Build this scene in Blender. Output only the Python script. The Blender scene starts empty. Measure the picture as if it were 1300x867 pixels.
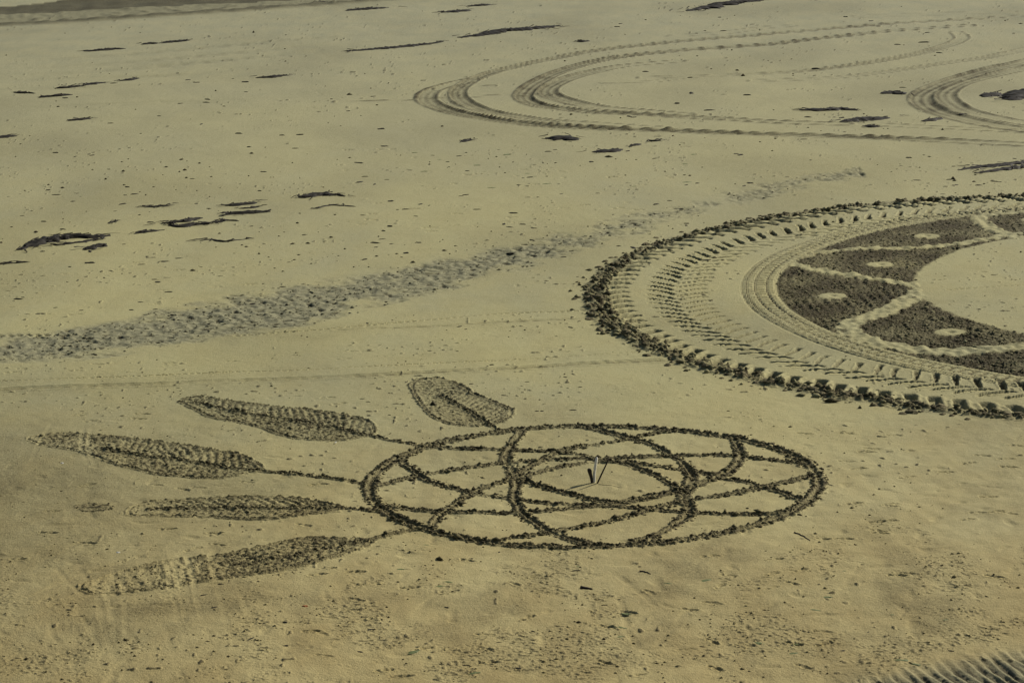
import bpy, math, random
import numpy as np
from mathutils import Matrix, Vector

random.seed(7)
RNG = np.random.default_rng(11)
scene = bpy.context.scene
COL = scene.collection

# ------------------------------------------------------------------ camera
F_PX, PITCH, ROLL, CAM_H = 3400.0, math.radians(12.4014), math.radians(-1.2888), 9.5508
cam_data = bpy.data.cameras.new('camera')
cam = bpy.data.objects.new('camera', cam_data)
COL.objects.link(cam)
_c, _s = math.cos(ROLL), math.sin(ROLL)
_rx, _up, _fw = Vector((1, 0, 0)), Vector((0, math.sin(PITCH), math.cos(PITCH))), Vector((0, math.cos(PITCH), -math.sin(PITCH)))
_right, _u = _rx * _c + _up * _s, _rx * -_s + _up * _c
M = Matrix.Identity(4)
for i in range(3):
    M[i][0], M[i][1], M[i][2] = _right[i], _u[i], -_fw[i]
M[2][3] = CAM_H
cam.matrix_world = M
cam_data.sensor_width = 36.0
cam_data.lens = F_PX / 1300.0 * 36.0
cam_data.clip_start, cam_data.clip_end = 0.5, 20000
scene.camera = cam

# ------------------------------------------------------------------ sky, sun, exposure
SUN_EL, SUN_AZ = math.radians(33), math.radians(52)      # azimuth from +Y (away from the viewer) towards +X
world = bpy.data.worlds.new('World'); scene.world = world; world.use_nodes = True
nt = world.node_tree
sky = nt.nodes.new('ShaderNodeTexSky'); sky.sky_type = 'NISHITA'; sky.sun_disc = False
sky.sun_elevation, sky.sun_rotation = SUN_EL, SUN_AZ
bg = nt.nodes['Background']; bg.inputs['Strength'].default_value = 0.05
nt.links.new(sky.outputs[0], bg.inputs[0])
sd = bpy.data.lights.new('sun', 'SUN'); sd.energy = 4.6; sd.angle = math.radians(0.5); sd.color = (1.0, 0.93, 0.80)
sun = bpy.data.objects.new('sun', sd); COL.objects.link(sun)
to_sun = Vector((math.sin(SUN_AZ) * math.cos(SUN_EL), math.cos(SUN_AZ) * math.cos(SUN_EL), math.sin(SUN_EL)))
sun.rotation_euler = to_sun.to_track_quat('Z', 'Y').to_euler()
sun.location = (0, 0, 30)
scene.view_settings.view_transform = 'Standard'
scene.view_settings.look = 'None'
scene.view_settings.gamma = 1
scene.view_settings.use_curve_mapping = False
scene.view_settings.exposure = 0.46

# ------------------------------------------------------------------ helpers
def at(px, py):
    """pixel of the 1300 x 867 photograph -> point on the level beach"""
    u, v = px - 650.0, 433.5 - py
    d = _right * (u / F_PX) + _u * (v / F_PX) + _fw
    t = -CAM_H / d.z
    return np.array((d.x * t, d.y * t))

def ats(pts):
    return np.array([at(*p) for p in pts])

def gn(x, y, seed=0):
    """2D gradient noise, about -1..1"""
    ix, iy = np.floor(x).astype(np.int64), np.floor(y).astype(np.int64)
    fx, fy = x - ix, y - iy
    ux, uy = fx * fx * fx * (fx * (fx * 6 - 15) + 10), fy * fy * fy * (fy * (fy * 6 - 15) + 10)
    def g(i, j):
        h = ((ix + i) * 374761393 + (iy + j) * 668265263 + seed * 1274126177) & 0xFFFFFFFF
        h = ((h ^ (h >> 13)) * 1274126177) & 0xFFFFFFFF
        h = (h ^ (h >> 16)) & 1023
        a = h * (2 * math.pi / 1024)
        return np.cos(a) * (fx - i) + np.sin(a) * (fy - j)
    a, b = g(0, 0), g(1, 0); c, d = g(0, 1), g(1, 1)
    return ((a + (b - a) * ux) + ((c + (d - c) * ux) - (a + (b - a) * ux)) * uy) * 1.45

def sstep(a, b, x):
    t = np.clip((x - a) / (b - a), 0, 1)
    return t * t * (3 - 2 * t)

def smooth(P, step=0.08, closed=False):
    """Catmull-Rom through world points, resampled"""
    P = np.asarray(P, float)
    Q = np.vstack([P[-1], P, P[0], P[1]]) if closed else np.vstack([2 * P[0] - P[1], P, 2 * P[-1] - P[-2]])
    out = []
    for i in range(1, len(Q) - 2):
        p0, p1, p2, p3 = Q[i - 1], Q[i], Q[i + 1], Q[i + 2]
        n = max(2, int(np.hypot(*(p2 - p1)) / step))
        t = (np.arange(n) / n)[:, None]
        out.append(0.5 * (2 * p1 + (p2 - p0) * t + (2 * p0 - 5 * p1 + 4 * p2 - p3) * t * t + (3 * p1 - p0 - 3 * p2 + p3) * t ** 3))
    if not closed: out.append(P[-1:])
    out = np.vstack(out)
    return np.vstack([out, out[:1]]) if closed else out

# ------------------------------------------------------------------ the beach as one height field (finer where it is seen closely)
PX = 1300 / 1024 / F_PX
phi = [math.atan(CAM_H / 24.4)]
phi_end = math.atan(CAM_H / 138.0)
while phi[-1] > phi_end:
    k = (phi[0] - phi[-1]) / (phi[0] - phi_end)
    phi.append(phi[-1] - PX * (0.48 + 0.54 * sstep(0.5, 0.95, k)))
rows = CAM_H / np.tan(np.array(phi))
near = [rows[0]]; st = 0.05
while near[-1] > 0.6:
    near.append(near[-1] - st); st *= 1.09
far = [rows[-1]]; st = rows[-1] - rows[-2]
while far[-1] < 9000:
    far.append(far[-1] + st); st *= 1.25
ROWS = np.concatenate([np.array(near[:0:-1]), rows, np.array(far[1:])])
ROWS = ROWS[ROWS > 0.3]
half = math.atan(650 / F_PX)
fine = np.arange(-half * 1.07, half * 1.09, PX * 1.38)
lo = [fine[0]]; st = PX * 1.5
while lo[-1] > -math.pi:
    lo.append(lo[-1] - st); st *= 1.025 if lo[-1] > -half * 1.6 else 1.28
hi = [fine[-1]]; st = PX * 1.5
while hi[-1] < math.pi:
    hi.append(hi[-1] + st); st *= 1.025 if hi[-1] < half * 1.7 else 1.28
lo[-1], hi[-1] = -math.pi, math.pi
COLS = np.concatenate([np.array(lo[:0:-1]), fine, np.array(hi[1:])])
NR, NC = len(ROWS), len(COLS)
X = (ROWS[:, None] * np.sin(COLS)[None, :]).ravel()
Y = (ROWS[:, None] * np.cos(COLS)[None, :]).ravel()
print('grid', NR, NC, NR * NC)
Z = np.zeros(NR * NC); DAMP_SHADE = np.zeros(NR * NC); SILT = np.zeros(NR * NC)  # wetness, with some painted shade carried in the same channel
ID = np.zeros(NR * NC, np.int32)
IDX = np.arange(NR * NC).reshape(NR, NC)

def window(x0, x1, y0, y1):
    cx = 0 if x0 < 0 < x1 else min(abs(x0), abs(x1))
    r0, r1 = math.hypot(cx, max(y0, 0.5)), math.hypot(max(abs(x0), abs(x1)), max(y1, 0.5))
    th = [math.atan2(x, max(y, .5)) for x in (x0, x1) for y in (y0, y1)]
    a, b = np.searchsorted(ROWS, [r0, r1]); c, d = np.searchsorted(COLS, [min(th), max(th)])
    w = IDX[max(a - 1, 0):b + 1, max(c - 1, 0):d + 1].ravel()
    return w[(X[w] >= x0) & (X[w] <= x1) & (Y[w] >= y0) & (Y[w] <= y1)]

_D = np.full(NR * NC, 1e9); _S = np.zeros(NR * NC)
def along(P, w):
    """indices within w of polyline P, signed distance and arc length"""
    seg = np.hypot(*(P[1:] - P[:-1]).T); cum = np.concatenate([[0], np.cumsum(seg)])
    touched = []
    for a in range(0, len(P) - 1, 3):
        Q = P[a:a + 4]
        i = window(Q[:, 0].min() - w, Q[:, 0].max() + w, Q[:, 1].min() - w, Q[:, 1].max() + w)
        if not len(i): continue
        x, y = X[i], Y[i]
        for k in range(len(Q) - 1):
            e = Q[k + 1] - Q[k]; L = max(seg[a + k], 1e-6); tx, ty = e / L
            rx, ry = x - Q[k, 0], y - Q[k, 1]
            s = np.clip(rx * tx + ry * ty, 0, L)
            dx, dy = rx - s * tx, ry - s * ty
            d = np.hypot(dx, dy)
            b = d < np.abs(_D[i])
            j = i[b]
            _D[j] = d[b] * np.where(tx * ry[b] - ty * rx[b] >= 0, 1, -1)
            _S[j] = cum[a + k] + s[b]
        touched.append(i)
    if not touched: return np.zeros(0, int), np.zeros(0), np.zeros(0)
    t = np.unique(np.concatenate(touched))
    t_ = t[np.abs(_D[t]) < w]
    d, s = _D[t_].copy(), _S[t_].copy()
    _D[t] = 1e9
    return t_, d, s

def inside(P):
    """indices inside polygon P"""
    i = window(P[:, 0].min(), P[:, 0].max(), P[:, 1].min(), P[:, 1].max())
    x, y = X[i], Y[i]; c = np.zeros(len(i), bool)
    A, B = P, np.roll(P, -1, 0)
    for (ax, ay), (bx, by) in zip(A, B):
        if ay == by: continue
        c ^= ((ay > y) != (by > y)) & (x < (bx - ax) * (y - ay) / (by - ay) + ax)
    return i[c]

def clod(i, size, seed):
    """lumpy 0..1 clods"""
    n = np.maximum(gn(X[i] / size, Y[i] / size, seed), 0) + 0.6 * np.maximum(gn(X[i] / size * 2.3, Y[i] / size * 2.3, seed + 1), 0)
    return np.clip(n * 1.3, 0, 1.4)

# registry of the pieces cut out of the height field
REG = [dict(name='beach')]
def reg(name, **kw):
    REG.append(dict(name=name, **kw)); return len(REG) - 1
def empty(name, p, label, cat, group=None):
    o = bpy.data.objects.new(name, None); COL.objects.link(o)
    o.location = (p[0], p[1], 0); o['label'] = label; o['category'] = cat
    if group: o['group'] = group
    return o

# ---- level sand: long swells, small dimples, scuffed areas
fx = np.abs(COLS) < half * 1.3
Z += 0.035 * gn(X / 5.5, Y / 9.0, 1) + 0.014 * gn(X / 1.6, Y / 2.4, 2)
vis = np.nonzero((np.hypot(X, Y) < 135) & (np.abs(np.arctan2(X, Y)) < half * 1.35))[0]
Z[vis] += 0.004 * gn(X[vis] / 0.45, Y[vis] / 0.5, 3) + 0.0022 * gn(X[vis] / 0.13, Y[vis] / 0.16, 4)
# scuffed, trodden sand in front and around the feathers
sc = vis[Y[vis] < 45]
m = gn(X[sc] / 1.1, Y[sc] / 1.5, 21) + 0.7 * gn(X[sc] / .42, Y[sc] / .55, 22) + 0.45 * gn(X[sc] / .17, Y[sc] / .22, 25)
near_w = sstep(33.5, 29.5, Y[sc])
msk = sstep(0.15, 1.1, m + near_w * 0.40) * (.35 + .65 * near_w)
MSK = msk; cl = clod(sc, 0.065, 23); n = gn(X[sc] / .03, Y[sc] / .04, 24)
Z[sc] += msk * (0.010 * cl + .003 * n - 0.004) + near_w * .0025 * n + sstep(42, 34, Y[sc]) * (.0085 * gn(X[sc] / .24, Y[sc] / .30, 26) - .016 * sstep(.45, .85, gn(X[sc] / .30, Y[sc] / .34, 28)))
DAMP_SHADE[sc] = np.maximum(DAMP_SHADE[sc], msk * (0.22 + 0.36 * sstep(.35, .9, cl)))
for q_ in range(46):                                     # long shallow scrape marks in front
    p0 = at(random.uniform(-20, 1250), random.uniform(700, 860)); an = random.gauss(1.0, .5); ln = random.uniform(.5, 2.2)
    P_s = p0 + np.linspace(0, ln, 7)[:, None] * np.array((math.cos(an), math.sin(an))) + np.array([(random.gauss(0, .02), 0) for _ in range(7)])
    i, d, s_ = along(smooth(P_s, .2), .12)
    if len(i) == 0: continue
    k = sstep(.06, .015, np.abs(d)) * sstep(0, .3, s_) * sstep(ln, ln - .3, s_) * (.6 + .5 * gn(s_ / .3, s_ * 0 + q_, 27))
    Z[i] -= .010 * k; DAMP_SHADE[i] = np.maximum(DAMP_SHADE[i], .28 * k) if q_ % 3 else DAMP_SHADE[i] * (1 - .8 * k)
STREAK = []
for q_ in range(20):                                     # pale tyre scratches running up the darkened left foreground
    px_, py_ = random.uniform(-10, 330), random.uniform(640, 800); dx_ = random.uniform(-6, 34); ln_ = random.uniform(40, 130)
    STREAK.append([(px_, py_), (px_ + dx_ * .5 + random.gauss(0, 3), py_ + ln_ * .5), (px_ + dx_, py_ + ln_)])
# crumbs: sparse little lumps and pits everywhere
cr = gn(X[vis] / 0.10, Y[vis] / 0.17, 31)
k = sstep(0.50, 0.75, cr) * sstep(0.0, 0.5, gn(X[vis] / 1.1, Y[vis] / 1.7, 32) + 0.5 * gn(X[vis] / 6, Y[vis] / 9, 35) + .05)
Z[vis] += 0.010 * k; DAMP_SHADE[vis] = np.maximum(DAMP_SHADE[vis], 0.85 * k)
cr = gn(X[vis] / 0.2, Y[vis] / 0.3, 33)
k = sstep(0.7, 1.0, cr) * sstep(0.0, 0.5, gn(X[vis] / 3.0, Y[vis] / 5, 34) + 0.1)
Z[vis] -= 0.02 * k

# left foreground: lens vignetting painted into the sand colour; plus random moister patches
mo_vignette = .34 * sstep(.5, -8.0, X[vis]) * sstep(47, 31, Y[vis]) + .15 * sstep(-.1, .7, gn(X[vis] / 4, Y[vis] / 8, 36)) + .26 * sstep(-.05, .8, gn(X[vis] / 1.3, Y[vis] / 1.9, 37) + .5 * gn(X[vis] / .45, Y[vis] / .6, 38)) * (.35 + .65 * sstep(37, 30, Y[vis])) * sstep(60, 45, Y[vis])
DAMP_SHADE[vis] = np.maximum(DAMP_SHADE[vis], mo_vignette)

# ---- broad band of trampled, rippled silt crossing the beach
UP = [(-60, 428), (0, 420), (100, 408), (200, 390), (300, 371), (400, 352), (500, 337), (600, 318), (700, 296), (800, 272), (900, 248), (1000, 226), (1090, 212)]
DN = [(1100, 226), (1000, 247), (900, 272), (800, 303), (700, 334), (600, 361), (500, 386), (400, 412), (300, 432), (200, 446), (100, 460), (0, 470), (-60, 474)]
UPw, DNw = smooth(ats(UP), .5), smooth(ats(DN), .5)
band = np.vstack([UPw, DNw])
i, dU, _ = along(UPw, 1.6); ed = np.full(NR * NC, 9.0); ed[i] = np.abs(dU)
i, dD, _ = along(DNw, 1.6); ed[i] = np.minimum(ed[i], np.abs(dD))
bi = inside(band)
e = sstep(-.1, 1.1, ed[bi] + .15 + 0.7 * gn(X[bi] / .6, Y[bi] / .6, 41) + .4 * gn(X[bi] / 2.5, Y[bi] / 2.5, 45) - 0.1)
fade = sstep(76, 58, Y[bi]) * 0.45 + 0.55
xr, yr = X[bi] * .92 + Y[bi] * .38, -X[bi] * .38 + Y[bi] * .92
rip = gn(xr / 0.19, yr / 0.17, 42) + 0.5 * gn(xr / 0.1, yr / 0.09, 43)
Z[bi] += e * fade * (1 + sstep(46, 58, Y[bi])) * (0.030 * rip - 0.012)
k = sstep(0.34, 0.6, gn(xr / 0.17, yr / 0.19, 44))
Z[bi] -= e * fade * 0.035 * k
DAMP_SHADE[bi] = np.maximum(DAMP_SHADE[bi], e * fade * (0.12 + 0.85 * k))
SILT[bi] = e * (0.55 + 0.45 * fade); e_band = e * fade
BAND = reg('trampled_silt', kind='stuff', label='broad diagonal band of grey trampled sand with ripples and pits', category='trampled sand')
ID[bi[e > 0.12]] = BAND

# ---- thin straight tyre tracks
def thin(name, pts, w, depth, damp_shade, label, dash=None, ribs=False, group=None, cat='tyre track', silt=0):
    P = smooth(ats(pts), .6)
    i, d, s = along(P, w * 2.2)
    wob = 0.35 + 0.65 * sstep(-.5, .3, gn(s / 1.7, s * 0 + REGn(), 51))
    if dash:
        wob = wob * sstep(-0.15, 0.15, np.cos(s * 2 * math.pi / dash + .6 * gn(s / .9, s * 0, 53)) + 0.25 * gn(s / .4, s * 0, 54))
    pr = sstep(w, w * .55, np.abs(d))
    rim = sstep(w * 1.0, w * 1.3, np.abs(d)) * sstep(w * 2.1, w * 1.5, np.abs(d))
    rb = np.cos(d / w * 3 * math.pi) * .4 + .6 if ribs else 1
    tr = (np.sin(s * 2 * math.pi / .22) * .25 + .75) if ribs else 1
    n = gn(X[i] / .15, Y[i] / .2, 52)
    Z[i] += wob * (-depth * pr * rb * tr + depth * .45 * rim * (0.7 + .6 * n))
    DAMP_SHADE[i] = np.maximum(DAMP_SHADE[i], damp_shade * wob * pr * (0.75 + .5 * n))
    if silt: SILT[i] = np.maximum(SILT[i], silt * pr * wob)
    ID[i[np.abs(d) < w * 1.25]] = reg(name, label=label, category=cat, group=group)
_rn = [0]
def REGn():
    _rn[0] += 3.7; return _rn[0]

thin('tyre_track', [(-70, 486.5), (0, 484.8), (135, 480.7), (250, 476), (372, 471), (440, 467), (550, 461.5), (667, 456), (760, 450), (828, 446)], .036, .035, .95,
     'thin dashed wheel line running straight from the tractor track past above the feathers', dash=.105)
thin('tyre_track', [(-70, 498), (0, 495.6), (169, 490), (304, 484.8), (440, 479), (540, 473), (633, 468), (760, 461), (850, 456)], .10, .03, .45,
     'faint solid wheel rut just below the dashed wheel line, above the feathers', ribs=True)
thin('tyre_track', [(300, 427), (400, 419), (480, 412), (548, 405.5), (633, 398.5), (700, 396), (742, 394.5)], .05, .03, .6,
     'short dotted wheel line reaching the cloddy outer edge of the tractor track', dash=.12)
thin('tyre_track', [(430, 419), (548, 413.7), (640, 409), (750, 403.5)], .08, .02, .35,
     'short faint rut under the dotted wheel line beside the tractor track', ribs=True)
thin('tyre_track', [(-70, 426.5), (0, 425), (60, 424.6), (115, 424)], .07, .05, .85,
     'dark dotted wheel line cutting into the grey trampled band', dash=.16)
# distant tracks
def rut(pts, w, depth, damp_shade, label, seed, edge=1.0, ribn=3, name='tyre_track', group=None, start=0.0):
    P = smooth(ats(pts), .7)
    i, d, s = along(P, w * 1.5)
    L = s.max()
    k = sstep(w, w * .82, np.abs(d)) * sstep(0, 7, s) * sstep(0, 7, L - s)
    n = gn(s / 2.2, d * 1.5 + seed, 61); n2 = gn(X[i] / .28, Y[i] / .5, 62)
    rb = 0.5 + 0.5 * np.cos(d / w * ribn * math.pi)
    edgeK = sstep(w * .62, w * .9, np.abs(d)) * sstep(w * 1.3, w, np.abs(d))
    wgt = np.clip(.85 + .35 * n, .4, 1.15)
    tread = .5 + .5 * np.sin(s * 2 * math.pi / .42)
    Z[i] += wgt * (-depth * k * (.70 + .30 * rb * tread) + depth * .45 * edge * edgeK * (.7 + .5 * n2))
    DAMP_SHADE[i] = np.maximum(DAMP_SHADE[i], damp_shade * wgt * np.maximum(k * (.30 + .70 * rb + .35 * n2), edgeK * edge * (.85 + .5 * n2)))
    if label is None: return
    ID[i[np.abs(d) < w * 1.1]] = reg(name, label=label, category='tyre track', group=group)

rut([(1330, 19), (1200, 26), (1060, 36), (960, 44), (880, 51), (800, 59), (760, 64), (718, 71), (680, 79), (640, 87.5), (608, 98), (590, 107), (581, 116), (586, 126), (602, 135), (630, 143), (692, 153), (760, 158), (840, 162)],
    .26, .05, .75, 'inner rut of the widest hairpin tyre track far up the beach', 1)
rut([(600, 101), (568, 108), (548, 115), (541, 123), (548, 131), (580, 142), (620, 150.5), (660, 156), (700, 159.5), (760, 163), (860, 165.5), (975, 170), (1097, 174.5), (1200, 179), (1300, 184), (1360, 187)],
    .30, .07, .9, 'long outer rut of the hairpin tyre track, sweeping below the far weed', 2, edge=1.2)
rut([(596, 106), (568, 114), (560, 122), (570, 132), (600, 141), (650, 149.5), (700, 155)], .22, .035, .6, 'middle rut between the two edges of the hairpin tyre track', 8)
rut([(1230, 33), (1100, 43), (980, 55), (880, 62), (800, 70), (760, 77), (720, 88), (692, 100), (672, 112), (664, 122), (672, 129), (690, 134.5), (720, 139), (760, 143), (860, 147.5), (995, 154.5), (1070, 157)],
    .28, .06, .85, 'outer rut of the smaller hairpin tyre track inside the widest one', 3, edge=1.2)
rut([(860, 77), (790, 84), (735, 96), (708, 106), (695, 115), (703, 123), (730, 131), (762, 137), (820, 142), (870, 145.5)], .30, .05, .8, 'inner rut of the smaller hairpin tyre track', 4)
rut([(722, 90), (695, 104), (680, 116), (686, 126), (712, 134), (760, 140)], .4, .03, .55, None, 5, edge=.3)
rut([(1120, 158.5), (1180, 162), (1250, 165), (1360, 171)], .26, .05, .7, 'straight far rut ending under the blurred weed heap by the right curve', 6)
rut([(1360, 66), (1297, 80), (1232, 95), (1190, 109), (1170, 122), (1174, 133), (1195, 143), (1225, 152), (1265, 160), (1310, 167), (1360, 172)],
    .34, .06, .9, 'outer rut of the tight curved tyre track beside the dark seaweed heaps', 7, edge=1.0)
rut([(1360, 76), (1297, 88), (1240, 100), (1212, 110), (1200, 119.5), (1207, 131), (1230, 142), (1275, 153), (1330, 161)],
    .32, .05, .8, 'inner rut of the tight curved tyre track beside the dark seaweed heaps', 9)
rut([(820, 99.5), (860, 98), (978, 93), (1040, 88), (1097, 81), (1164, 69.5), (1205, 58), (1222, 49), (1215, 42)], .26, .05, .6, 'faint far double rut bending back towards the top of the beach', 10)
rut([(960, 103.5), (1063, 98), (1164, 86), (1266, 71), (1340, 52)], .26, .035, .45, 'faint far rut running below the bent double rut', 11)
rut([(430, 128.6), (490, 127), (535, 125), (600, 122.5), (657, 120), (700, 119)], .17, .07, .8, 'thin straight wheel line crossing the hairpin tyre track', 12)
rut([(556, 112.2), (590, 111), (625, 109.5)], .17, .07, .8, 'short dark rut above the straight wheel line in the hairpin', 13)
rut([(770, 106), (830, 104.5), (870, 99), (930, 96)], .2, .03, .4, None, 14)
rut([(860, 46), (920, 42), (960, 36), (1000, 33)], .35, .03, .4, None, 15)
rut([(1100, 21), (1180, 18), (1250, 16), (1320, 15)], .5, .03, .3, None, 16)
for a, yy in enumerate((84, 76, 66, 92, 104, 128)):
    rut([(-40, yy + 14), (120, yy + 6), (300, yy - 8), (440, yy - 20), (560, yy - 26)] if a < 3 else [(-40, yy + 12), (200, yy + 4), (420, yy - 5)], .4, .02, .22, None, 20 + a, edge=.3)

# ---- dark wet gully and pebbly rim at the far left
ga = smooth(ats([(-80, 37), (0, 32), (70, 29), (150, 24.5), (300, 14.5), (400, 7.5), (470, 2), (520, -3)]), 1.0)
gb = smooth(ats([(450, -4), (330, 3), (200, 9), (100, 14.5), (0, 19), (-80, 23)]), 1.0)
gc = smooth(ats([(-80, 15), (0, 9), (40, 5), (90, -1), (150, -6)]), 1.0)
rim_i = inside(np.vstack([ga, gb]))
n = gn(X[rim_i] / .7, Y[rim_i] / 1.4, 71) + .6 * gn(X[rim_i] / .3, Y[rim_i] / .6, 72)
Z[rim_i] += .04 * n + .01
SILT[rim_i] = .9; DAMP_SHADE[rim_i] = np.maximum(DAMP_SHADE[rim_i], .28 + .45 * sstep(.3, .9, n))
ID[rim_i] = reg('gully_rim', kind='structure')
g_i = inside(np.vstack([gb, gc]))
n = gn(X[g_i] / .8, Y[g_i] / 1.6, 73)
Z[g_i] += -.02 + .05 * n
SILT[g_i] = 1; DAMP_SHADE[g_i] = .85 + .1 * n
ID[g_i] = reg('wet_gully', kind='structure')
i, d, s = along(ga, .8); k = sstep(.8, .2, np.abs(d)) * sstep(38, 26, s)
Z[i] += .10 * k * (.7 + .5 * gn(X[i] / .6, Y[i] / .6, 74)); DAMP_SHADE[i] = np.maximum(DAMP_SHADE[i], .75 * k); SILT[i] = np.maximum(SILT[i], .8 * k)

# ---- the mandala on the right: ring of raked dark sand inside a fine tyre ring
MC, R_OUT, R_TYRE, R_IN = np.array((13.42, 46.76)), 9.20, 8.66, 6.09
mand = empty('sand_drawing', MC, 'great ring of dark raked petals with pale dots, drawn inside the tractor track', 'sand drawing')
wi = window(MC[0] - 9.4, MC[0] + 9.4, MC[1] - 9.4, MC[1] + 9.4)
rr = np.hypot(X[wi] - MC[0], Y[wi] - MC[1])
ring = wi[(rr < R_TYRE) & (rr > R_IN)]
rad = np.hypot(X[ring] - MC[0], Y[ring] - MC[1])
ang = np.arctan2(Y[ring] - MC[1], X[ring] - MC[0])
PATHS = [[(996, 333), (1010, 328), (1028, 322), (1053, 318.5), (1089, 315.5), (1145, 315), (1187, 313.5), (1235, 308), (1266, 302), (1290, 297)],
         [(1000, 333), (1028, 341), (1047, 344.6), (1078, 349.5), (1122, 356), (1155, 362), (1174, 367)],
         [(1176, 367), (1165, 373), (1150, 382), (1123, 396), (1092, 405), (1077, 414), (1079, 423), (1098, 431), (1134, 439), (1175, 445), (1217, 446), (1258, 443), (1300, 439), (1350, 436)],
         [(1310, 304), (1284, 300), (1262, 292), (1248, 284), (1243, 276), (1270, 270), (1320, 268)]]
DOTS = [(1057, 375.5), (1118, 335.4), (1177, 299.6), (1207, 421.5), (1312, 279)]
pale = np.zeros(NR * NC)
path_id = np.zeros(NR * NC, bool)
pnames = []
for a, pp in enumerate(PATHS):
    i, d, s = along(smooth(ats(pp), .3), .55)
    hwp = (.14, .16, .25, .21)[a]
    q = sstep(hwp, hwp * .75, np.abs(d) + .10 * gn(X[i] / .25, Y[i] / .25, 80 + a))
    pale[i] = np.maximum(pale[i], q)
dotmask = np.zeros(NR * NC, np.int32)
for a, dp in enumerate(DOTS):
    c = at(*dp); i = window(c[0] - .4, c[0] + .4, c[1] - .4, c[1] + .4)
    d = np.hypot(X[i] - c[0], Y[i] - c[1]) + .02 * gn(X[i] / .2, Y[i] / .2, 85 + a)
    pale[i] = np.maximum(pale[i], sstep(.29, .22, d)); dotmask[i[d < .26]] = a + 1
    k = sstep(.09, .03, d); Z[i] -= .03 * k; DAMP_SHADE[i] = np.maximum(DAMP_SHADE[i], .5 * k)
P_ = pale[ring]
edge = sstep(0, .05, R_TYRE - rad) * sstep(0, .16, rad - R_IN + .05 * gn(X[ring] / .2, Y[ring] / .2, 88))
c1 = clod(ring, .12, 81); n3 = np.sin((rad + .05 * gn(X[ring], Y[ring], 87)) * 2 * math.pi / .17)
dark = (1 - P_) * edge
Z[ring] += dark * (.026 * c1 + (.012 * n3 * sstep(-.3, .4, gn(X[ring] / 1.2, Y[ring] / 1.2, 89))) + .010 * RNG.standard_normal(len(ring)) - .02) + P_ * np.where(dotmask[ring] > 0, .15, 1) * (.034 * gn(X[ring] / .16, Y[ring] / .2, 83) + .012)
flk = P_ * (dotmask[ring] == 0) * sstep(.35, .8, gn(X[ring] / .3, Y[ring] / .26, 86)) * .7
DAMP_SHADE[ring] = np.maximum(np.maximum(DAMP_SHADE[ring] * (1 - P_), flk), dark * np.clip(.86 + .28 * gn(X[ring] / .7, Y[ring] / 1.0, 84) - .15 * sstep(.7, 1.2, c1), 0, 1))
# pieces: petals (connected between the paths), dots, pale paths
isd = np.zeros(NR * NC, bool); isd[ring] = (dark > .45)
grid = isd.reshape(NR, NC); lab = np.where(grid, np.arange(NR * NC).reshape(NR, NC) + 1, 0)
r0, r1 = np.nonzero(grid.any(1))[0][[0, -1]]; c0, c1_ = np.nonzero(grid.any(0))[0][[0, -1]]
Lb = lab[r0:r1 + 1, c0:c1_ + 1]; Gb = Lb > 0
for it in range(60):                                   # connected pieces by max propagation (run along rows and columns)
    old = Lb.copy()
    for ax in (0, 1):
        for rev in (False, True):
            A_ = Lb if not rev else np.flip(Lb, ax)
            G_ = Gb if not rev else np.flip(Gb, ax)
            seq = A_ if ax == 0 else A_.T
            gq = G_ if ax == 0 else G_.T
            for k in range(1, seq.shape[0]):
                seq[k] = np.where(gq[k], np.maximum(seq[k], seq[k - 1]), 0)
    if (old == Lb).all(): break
vals, cnt = np.unique(Lb[Lb > 0], return_counts=True)
full = np.zeros((NR, NC), np.int64); full[r0:r1 + 1, c0:c1_ + 1] = Lb; full = full.ravel()
for v, n_ in zip(vals, cnt):
    if n_ > 250: ID[full == v] = reg('raked_petal', parent=mand)
pth = ring[P_ > .5]
ID[pth] = reg('pale_border', parent=mand)
for a in range(len(DOTS)):
    ID[dotmask == a + 1] = reg('pale_dot', parent=mand)

# fine tyre ring round the mandala: two ribs, cross bars between
i = wi[(rr > R_TYRE - .04) & (rr < R_OUT + .12)]
r_ = np.hypot(X[i] - MC[0], Y[i] - MC[1]); s = np.arctan2(Y[i] - MC[1], X[i] - MC[0]) * 8.9
t = (r_ - R_TYRE) / (R_OUT - R_TYRE)                    # 0 inner .. 1 outer
wob = .75 + .25 * gn(s / 2, t * 0, 91)
bars = sstep(-.1, .35, np.sin(s * 2 * math.pi / .20)) * sstep(.30, .36, t) * sstep(.68, .62, t)
side = sstep(-.1, .4, np.sin(s * 2 * math.pi / .20 + 1.5)) * (sstep(.08, .13, t) * sstep(.27, .22, t) + sstep(.74, .79, t) * sstep(.95, .90, t)) * .6
groove = sstep(.05, .0, np.abs(t - .30)) + sstep(.05, .0, np.abs(t - .70)) + .9 * sstep(.05, 0, np.abs(t - .99)) + .5 * sstep(.05, 0, np.abs(t - 1.13)) + .5 * sstep(.05, 0, np.abs(t - .03))
dep = np.clip(bars + side + groove, 0, 1) * wob
Z[i] += -.05 * dep + .02 * sstep(.02, .05, t) * sstep(1.1, 1.02, t) + .008 * gn(X[i] / .1, Y[i] / .1, 92)
DAMP_SHADE[i] = np.maximum(DAMP_SHADE[i] * sstep(.06, 0, t), 1.0 * dep)
TR = reg('tyre_track', label='fine ribbed tyre ring with narrow cross bars hugging the dark raked petals', category='tyre track')
ID[i[(t > .0) & (t < 1.06)]] = TR
# dashed wheel line across the pale heart of the mandala
thin('tyre_track', [(1205, 368.5), (1240, 366), (1300, 361.5), (1360, 357)], .05, .03, .6, 'dotted wheel line across the pale heart of the petal ring', dash=.12)

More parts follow.
